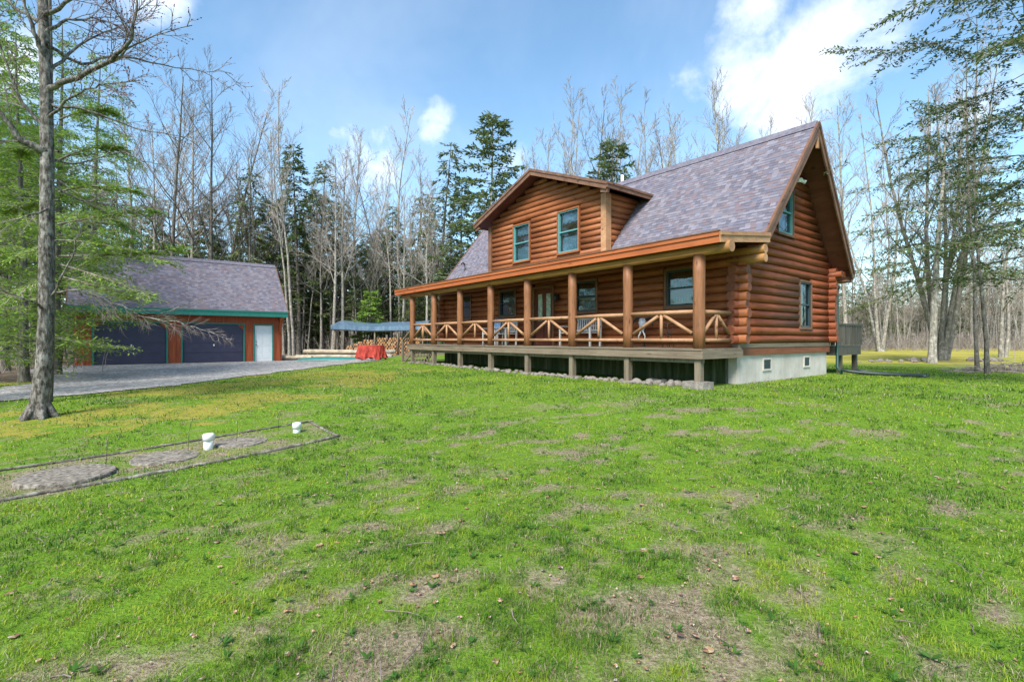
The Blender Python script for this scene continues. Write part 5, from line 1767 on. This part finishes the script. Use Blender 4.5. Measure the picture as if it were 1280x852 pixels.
# low hemlock limbs between the foreground trunk and the garage belong to a tree of their own
hx = at(60, 10.2)
root = empty('hemlock_tree', hx, 0, 'low spreading hemlock whose green limbs hang before the garage roof', 'tree')
tk, cr = TB(), TB(); pr = random.Random(88)
def H3(px, py, Yd): return Vector(((px - 640) / 620 * Yd - hx[0], Yd - hx[1], EYE + (424 - py) / 620 * Yd - hx[2]))
tk.tube([H3(56, 520, 10.2), H3(60, 440, 10.2), H3(62, 330, 10.3), H3(62, 220, 10.3), H3(62, 60, 10.4), H3(62, -80, 10.4)], [.12, .10, .09, .075, .05, .01], 12)
def sprays(b, n, L, w, tl):
    for j in range(n):
        u = .15 + .85 * pr.random() ** .75
        q, e = along(b, min(.999, u))
        side = e.cross(Vector((0, 0, 1))).normalized() * (1 if j % 2 else -1)
        tw = (e * pr.uniform(.3, 1) + side * pr.uniform(.3, 1) + Vector((0, 0, pr.uniform(-.35, .12)))).normalized()
        Lt = tl * pr.uniform(.5, 1.2) * (1.15 - .6 * u)
        cr.tube([q, q + tw * Lt], [.006, .002], 3, 1)
        for g in range(9):
            s = g / 8
            a = q + tw * (Lt * s)
            sv2 = tw.cross(Vector((0, 0, 1))).normalized() * (1 if g % 2 else -1)
            dv_ = (tw * .8 + sv2 * pr.uniform(.5, 1.0) + rv(pr, .2)).normalized()
            nrm = (Vector((0, 0, 1)) + rv(pr, .35)).normalized()
            cr.leaf(a, dv_, dv_.cross(nrm).normalized(), L * pr.uniform(.7, 1.3), w)
LIMBS = [((72, 300), (130, 300), (215, 330), 9.6), ((73, 330), (130, 345), (190, 372), 9.4), ((73, 280), (120, 270), (190, 262), 9.8), ((74, 345), (115, 355), (160, 372), 9.4),
         ((73, 240), (120, 225), (175, 240), 10.2), ((74, 320), (150, 320), (232, 310), 9.8), ((74, 200), (110, 180), (150, 185), 10.6), ((73, 300), (40, 310), (-10, 335), 9.6), ((73, 340), (45, 350), (0, 380), 9.3),
         ((73, 250), (45, 250), (5, 262), 10), ((74, 150), (100, 135), (140, 140), 10.8), ((73, 190), (50, 180), (20, 190), 10.4), ((72, 345), (110, 330), (160, 300), 11), ((72, 225), (110, 250), (160, 285), 11)]
for a, b_, c, Yd in LIMBS:
    q = [H3(*a, 10.3), H3(*b_, (10.3 + Yd) / 2), H3(*c, Yd)]
    pts = [q[0] * (1 - t) ** 2 + q[1] * (2 * t * (1 - t)) + q[2] * t * t for t in np.linspace(0, 1, 9).tolist()]
    tk.tube(pts, [.022 * (1 - .85 * i / 8) for i in range(9)], 5)
    sprays(pts, 105, .085, .014, .5)
link('trunk', tk.mesh('trunk', [M['bark_dark']]), root); link('crown', cr.mesh('crown', [M['needle_bright'], M['twig']], False), root)

# brush pile at the right edge
BX, BY, BZ = at(1262, 17.2)
mb = TB(); pr = random.Random(9)
for k in range(260):
    p = Vector((pr.gauss(0, 1.1), pr.gauss(0, .45), 0)); p.z = max(.02, .28 * math.exp(-(p.x / 1.2) ** 2) * pr.random())
    d = Vector((pr.gauss(0, 1), pr.gauss(0, .5), pr.gauss(0, .12)))
    b = limb(pr, p, d, pr.uniform(.4, 1.3), 3, .12, -.01)
    mb.tube(b, [.014, .011, .008, .004], 4)
o = link('brush_pile', mb.mesh('brush_pile', [M['twig']]), None, (BX, BY, BZ))
tag(o, 'low pile of dead brushwood and twigs beside the two thin trees', 'brushwood')

# far woods: too many to count, one mass
vs, fs, ms, off = [], [], [], 0
src = [('bareA', 0), ('bareD', 0), ('bareE', 0), ('conA', 1), ('conB', 1), ('conD', 1)]
pr = random.Random(21)
far_data = []
def low_tree(H, kind):
    t = TB()
    if kind == 'bare':
        tk, cr = bare_tree(pr.randint(0, 9999), H, .13, .16, 18, 40, .32, 7, 4)
        cv_ = [Vector(q) for q in cr.v]
    else:
        tk, cr = conifer(pr.randint(0, 9999), H, .16, .06, 44, .2, .1, .6, .12, 10, .7)
    return tk, cr
lows = [(low_tree(13, 'bare'), 0) for _ in range(3)] + [(low_tree(14, 'con'), 1) for _ in range(3)]
arrs = []
for (tk, cr), kind in lows:
    V = np.array(tk.v + cr.v); F = np.array(tk.f + [tuple(q + len(tk.v) for q in f) for f in cr.f])
    mi = np.array([0] * len(tk.f) + [(1 if kind == 0 else (2 if m == 0 else 1)) for m in cr.m])
    arrs.append((V, F, mi))
Vs, Fs, Ms = [], [], []; off = 0
spots = []
for i in range(180):
    px = -160 + i * 5.0 + pr.uniform(-6, 6); Yd = pr.uniform(58, 82); spots.append((px, Yd, pr.choice([0, 1, 2, 0, 3, 4, 5, 2]), pr.uniform(.75, 1.1)))
for i in range(170):
    px = 1005 + i * 2.5 + pr.uniform(-6, 6); Yd = pr.uniform(66, 95); spots.append((px, Yd, pr.choice([0, 1, 2, 0, 1, 2, 3, 4]), pr.uniform(.55, .85)))
for i in range(30):
    px = 700 + i * 11; Yd = pr.uniform(60, 80); spots.append((px, Yd, pr.choice([0, 1, 3]), .8))
for px, Yd, k, s in spots:
    V, F, mi = arrs[k]
    a = pr.uniform(0, 6.28); c_, s_ = math.cos(a), math.sin(a)
    loc = at(px, Yd)
    W = np.stack([(V[:, 0] * c_ - V[:, 1] * s_) * s + loc[0], (V[:, 0] * s_ + V[:, 1] * c_) * s + loc[1], V[:, 2] * s + loc[2]], -1)
    Vs.append(W); Fs.append(F + off); Ms.append(mi); off += len(W)
def fast_mesh(name, V, F, mats, mi=None):
    me = bpy.data.meshes.new(name)
    me.vertices.add(len(V)); me.vertices.foreach_set('co', np.ascontiguousarray(V, np.float32).ravel())
    k = F.shape[1]
    me.loops.add(F.size); me.polygons.add(len(F))
    me.loops.foreach_set('vertex_index', np.ascontiguousarray(F, np.int32).ravel())
    me.polygons.foreach_set('loop_start', (np.arange(len(F)) * k).astype(np.int32))
    for m_ in mats: me.materials.append(m_)
    if mi is not None: me.polygons.foreach_set('material_index', np.ascontiguousarray(mi, np.int32))
    me.update(calc_edges=True)
    return me
tag(link('far_woods', fast_mesh('far_woods', np.concatenate(Vs), np.concatenate(Fs), [M['bark_grey'], M['twig'], M['needle_olive']], np.concatenate(Ms))),
    'far mass of mixed grey and green woods closing the view', 'woods', None, 'stuff')

# undergrowth brush along the far meadow edge and in the woods
mb = TB(); pr = random.Random(33)
def bush(px, Yd, h, n):
    x, y, z = at(px, Yd)
    for k in range(n):
        p = Vector((x + pr.gauss(0, 1.2), y + pr.gauss(0, .8), z))
        b = limb(pr, p, Vector((pr.gauss(0, .35), pr.gauss(0, .35), 1)), h * pr.uniform(.5, 1.2), 3, .15, .02)
        mb.tube(b, [.018, .014, .01, .005], 3)
        for q in range(3):
            p3, e = along(b, pr.uniform(.35, .95)); mb.tube(limb(pr, p3, e + rv(pr, .6), h * .35, 2, .1, .02), [.01, .008, .004], 3)
for i in range(150): bush(1030 + pr.uniform(0, 330), pr.uniform(47, 64), pr.uniform(.6, 2.2), 12)
for i in range(90): bush(pr.uniform(-60, 650), pr.uniform(42, 60), pr.uniform(.8, 2.4), 12)
for i in range(16): bush(pr.uniform(-60, 80), pr.uniform(19, 30), pr.uniform(.5, 1.4), 8)
tag(link('undergrowth', mb.mesh('undergrowth', [M['twig']])), 'tangle of bare grey undergrowth along the edge of the woods', 'undergrowth', None, 'stuff')

# ================================================================== GRASS
def blades(N, dmin, dmax, power, seed, hs, ws, far):
    rg = np.random.default_rng(seed)
    u = rg.random(N)
    e = 1 - power
    d = (dmin ** e + u * (dmax ** e - dmin ** e)) ** (1 / e)
    th = np.radians(rg.uniform(-56, 56, N))
    x = d * np.sin(th); y = d * np.cos(th)
    dry, moss, lit, field = ground_attrs(x, y)
    ok = ~inside(DR, x, y) & ~inside(HOUSE_FOOT, x, y)
    ok &= rg.random(N) > np.clip(lit * 1.5 - .2, 0, 1)
    for lx_, ly_, lr in ((-4.74, 5.28, .42), (-4.22, 6.05, .34), (-3.70, 6.78, .3)): ok &= np.hypot(x - lx_, y - ly_) > lr * rg.uniform(.5, 1.0, N)
    ok &= rg.random(N) > .6 * np.clip(dry * 1.2 - .1, 0, 1)
    ok &= rg.random(N) > .55 * np.clip(moss, 0, 1)
    clump = fbm(x * 8.5, y * 8.5, 61, 3)
    ok &= rg.random(N) < np.clip(.55 + 5.0 * (clump - .40), .35, 1)
    ok &= ~((np.hypot(x - FX, y - FY) < .3))
    x, y, d, dry, moss = x[ok], y[ok], d[ok], dry[ok], moss[ok]
    n = len(x)
    lush = np.clip((fbm(x * 1.1 + 3, y * 1.1, 71, 5) * .6 + .4 * fbm(x * 6, y * 6, 73, 3) - .41) * 5.0, 0, 1)
    tuft = np.clip((fbm(x * 7, y * 7, 81, 3) - .36) * 3.2, 0, 1)
    isdry = (rg.random(n) < np.clip(.22 + dry * .52, 0, .85)).astype(float)
    isdry = np.where(rg.random(n) < moss * .3, .7, isdry)
    h = hs * (.5 + .8 * rg.random(n)) * (.42 + .45 * lush + .75 * tuft) * np.where(isdry > .5, .8, 1)
    w = ws * (.7 + .6 * rg.random(n)) * np.clip(d / 3.2, .75, 6 if far else 3)
    h = h * np.clip(d / 9, 1, 1.3)
    az = rg.uniform(0, 6.283, n)
    lean = np.where(isdry > .5, rg.uniform(.6, 2.4, n), rg.uniform(.15, 1.5, n))
    z = ground_z(x, y) - .005
    dx, dy = np.cos(az), np.sin(az)
    sx, sy = -dy * w / 2, dx * w / 2
    hz = h / np.sqrt(1 + lean ** 2 * .8)
    m1x, m1y, m1z = x + dx * h * lean * .22, y + dy * h * lean * .22, z + hz * .58
    tx_, ty_, tz_ = x + dx * h * lean * .75, y + dy * h * lean * .75, z + hz * .95
    V = np.empty((n, 5, 3))
    V[:, 0] = np.stack([x - sx, y - sy, z], -1); V[:, 1] = np.stack([x + sx, y + sy, z], -1)
    V[:, 2] = np.stack([m1x + sx * .8, m1y + sy * .8, m1z], -1); V[:, 3] = np.stack([m1x - sx * .8, m1y - sy * .8, m1z], -1)
    V[:, 4] = np.stack([tx_, ty_, tz_], -1)
    b = (np.arange(n) * 5)[:, None]
    me = bpy.data.meshes.new('grass')
    me.vertices.add(n * 5); me.vertices.foreach_set('co', V.astype(np.float32).ravel())
    li = np.concatenate([b + [0, 1, 2, 3], b + [3, 2, 4]], 1).astype(np.int32)
    me.loops.add(n * 7); me.polygons.add(n * 2)
    me.loops.foreach_set('vertex_index', li.ravel())
    ls = (np.arange(n) * 7)[:, None] + np.array([0, 4])
    me.polygons.foreach_set('loop_start', ls.ravel().astype(np.int32))
    me.update(calc_edges=True)
    add_attr(me, 'dry', np.repeat(isdry, 5)); add_attr(me, 'lush', np.repeat(lush, 5))
    me.materials.append(M['grass'])
    return me
tag(link('grass', blades(680000, 1.25, 26, 1.05, 5, .038, .0036, True)), 'short patchy spring grass covering the lawn', 'grass', None, 'stuff')

# dead leaves on the lawn
rg = np.random.default_rng(12)
nl = 7500
x = rg.uniform(-6, 8, nl); y = 1.4 + 11 * rg.random(nl) ** 1.3
dry, moss, lit, field = ground_attrs(x, y)
ok = (~inside(HOUSE_FOOT, x, y)) & (rg.random(nl) < .35 + dry) & ~inside(DR, x, y)
x, y = x[ok], y[ok]; n = len(x)
mb = MB(); pr = random.Random(4)
for a, b_ in zip(x, y):
    s = pr.uniform(.006, .015) * (1 if pr.random() < .88 else 2.0); az = pr.uniform(0, 6.28); z = gz(a, b_) + pr.uniform(.008, .024)
    pts = []
    for k in range(6):
        t = az + k * 1.047; r_ = s * pr.uniform(.55, 1.15)
        pts.append((a + r_ * math.cos(t), b_ + r_ * math.sin(t), z + pr.uniform(-.003, .007)))
    c = (a, b_, z + .002)
    for k in range(6): mb.face([c, pts[k], pts[(k + 1) % 6]])
tag(mb.build('fallen_leaves', M['leaf']), 'dry brown leaves scattered over the lawn', 'leaves', None, 'stuff')

# broad leaved weeds in the turf
rg = np.random.default_rng(31)
mb = TB(); pr = random.Random(66)
for k in range(900):
    d = 1.5 + 9 * pr.random() ** 1.2; th = R(pr.uniform(-54, 54))
    a, b_ = d * math.sin(th), d * math.cos(th)
    if bool(inside(HOUSE_FOOT, np.array([a]), np.array([b_]))[0]) or bool(inside(DR, np.array([a]), np.array([b_]))[0]) or bool(inside(BED, np.array([a]), np.array([b_]))[0]): continue
    s_ = pr.uniform(.025, .06); z = gz(a, b_) + .012
    for q in range(pr.randint(4, 8)):
        t = pr.uniform(0, 6.28); dv_ = Vector((math.cos(t), math.sin(t), pr.uniform(.1, .6))).normalized()
        mb.leaf(Vector((a, b_, z)), dv_, Vector((-math.sin(t), math.cos(t), 0)), s_ * pr.uniform(.7, 1.2), s_ * .16)
weed = foliage('weed_leaf', [(.2, (.03, .085, .014)), (.5, (.06, .15, .022)), (.8, (.11, .2, .04))])
tag(link('lawn_weeds', mb.mesh('lawn_weeds', [weed])), 'low broad leaved weeds growing in the lawn', 'weeds', None, 'stuff')
# fallen twigs on the lawn
mb = TB()
for k in range(160):
    d = 1.6 + 10 * pr.random(); th = R(pr.uniform(-54, 54)); a, b_ = d * math.sin(th), d * math.cos(th)
    if bool(inside(HOUSE_FOOT, np.array([a]), np.array([b_]))[0]): continue
    t = pr.uniform(0, 6.28)
    mb.tube(limb(pr, Vector((a, b_, gz(a, b_) + .022)), Vector((math.cos(t), math.sin(t), 0)), pr.uniform(.05, .22), 3, .18, 0), [.0035, .003, .0025, .0015], 4)
tag(link('fallen_twigs', mb.mesh('fallen_twigs', [M['twig_red']])), 'small dead twigs lying in the grass', 'twigs', None, 'stuff')
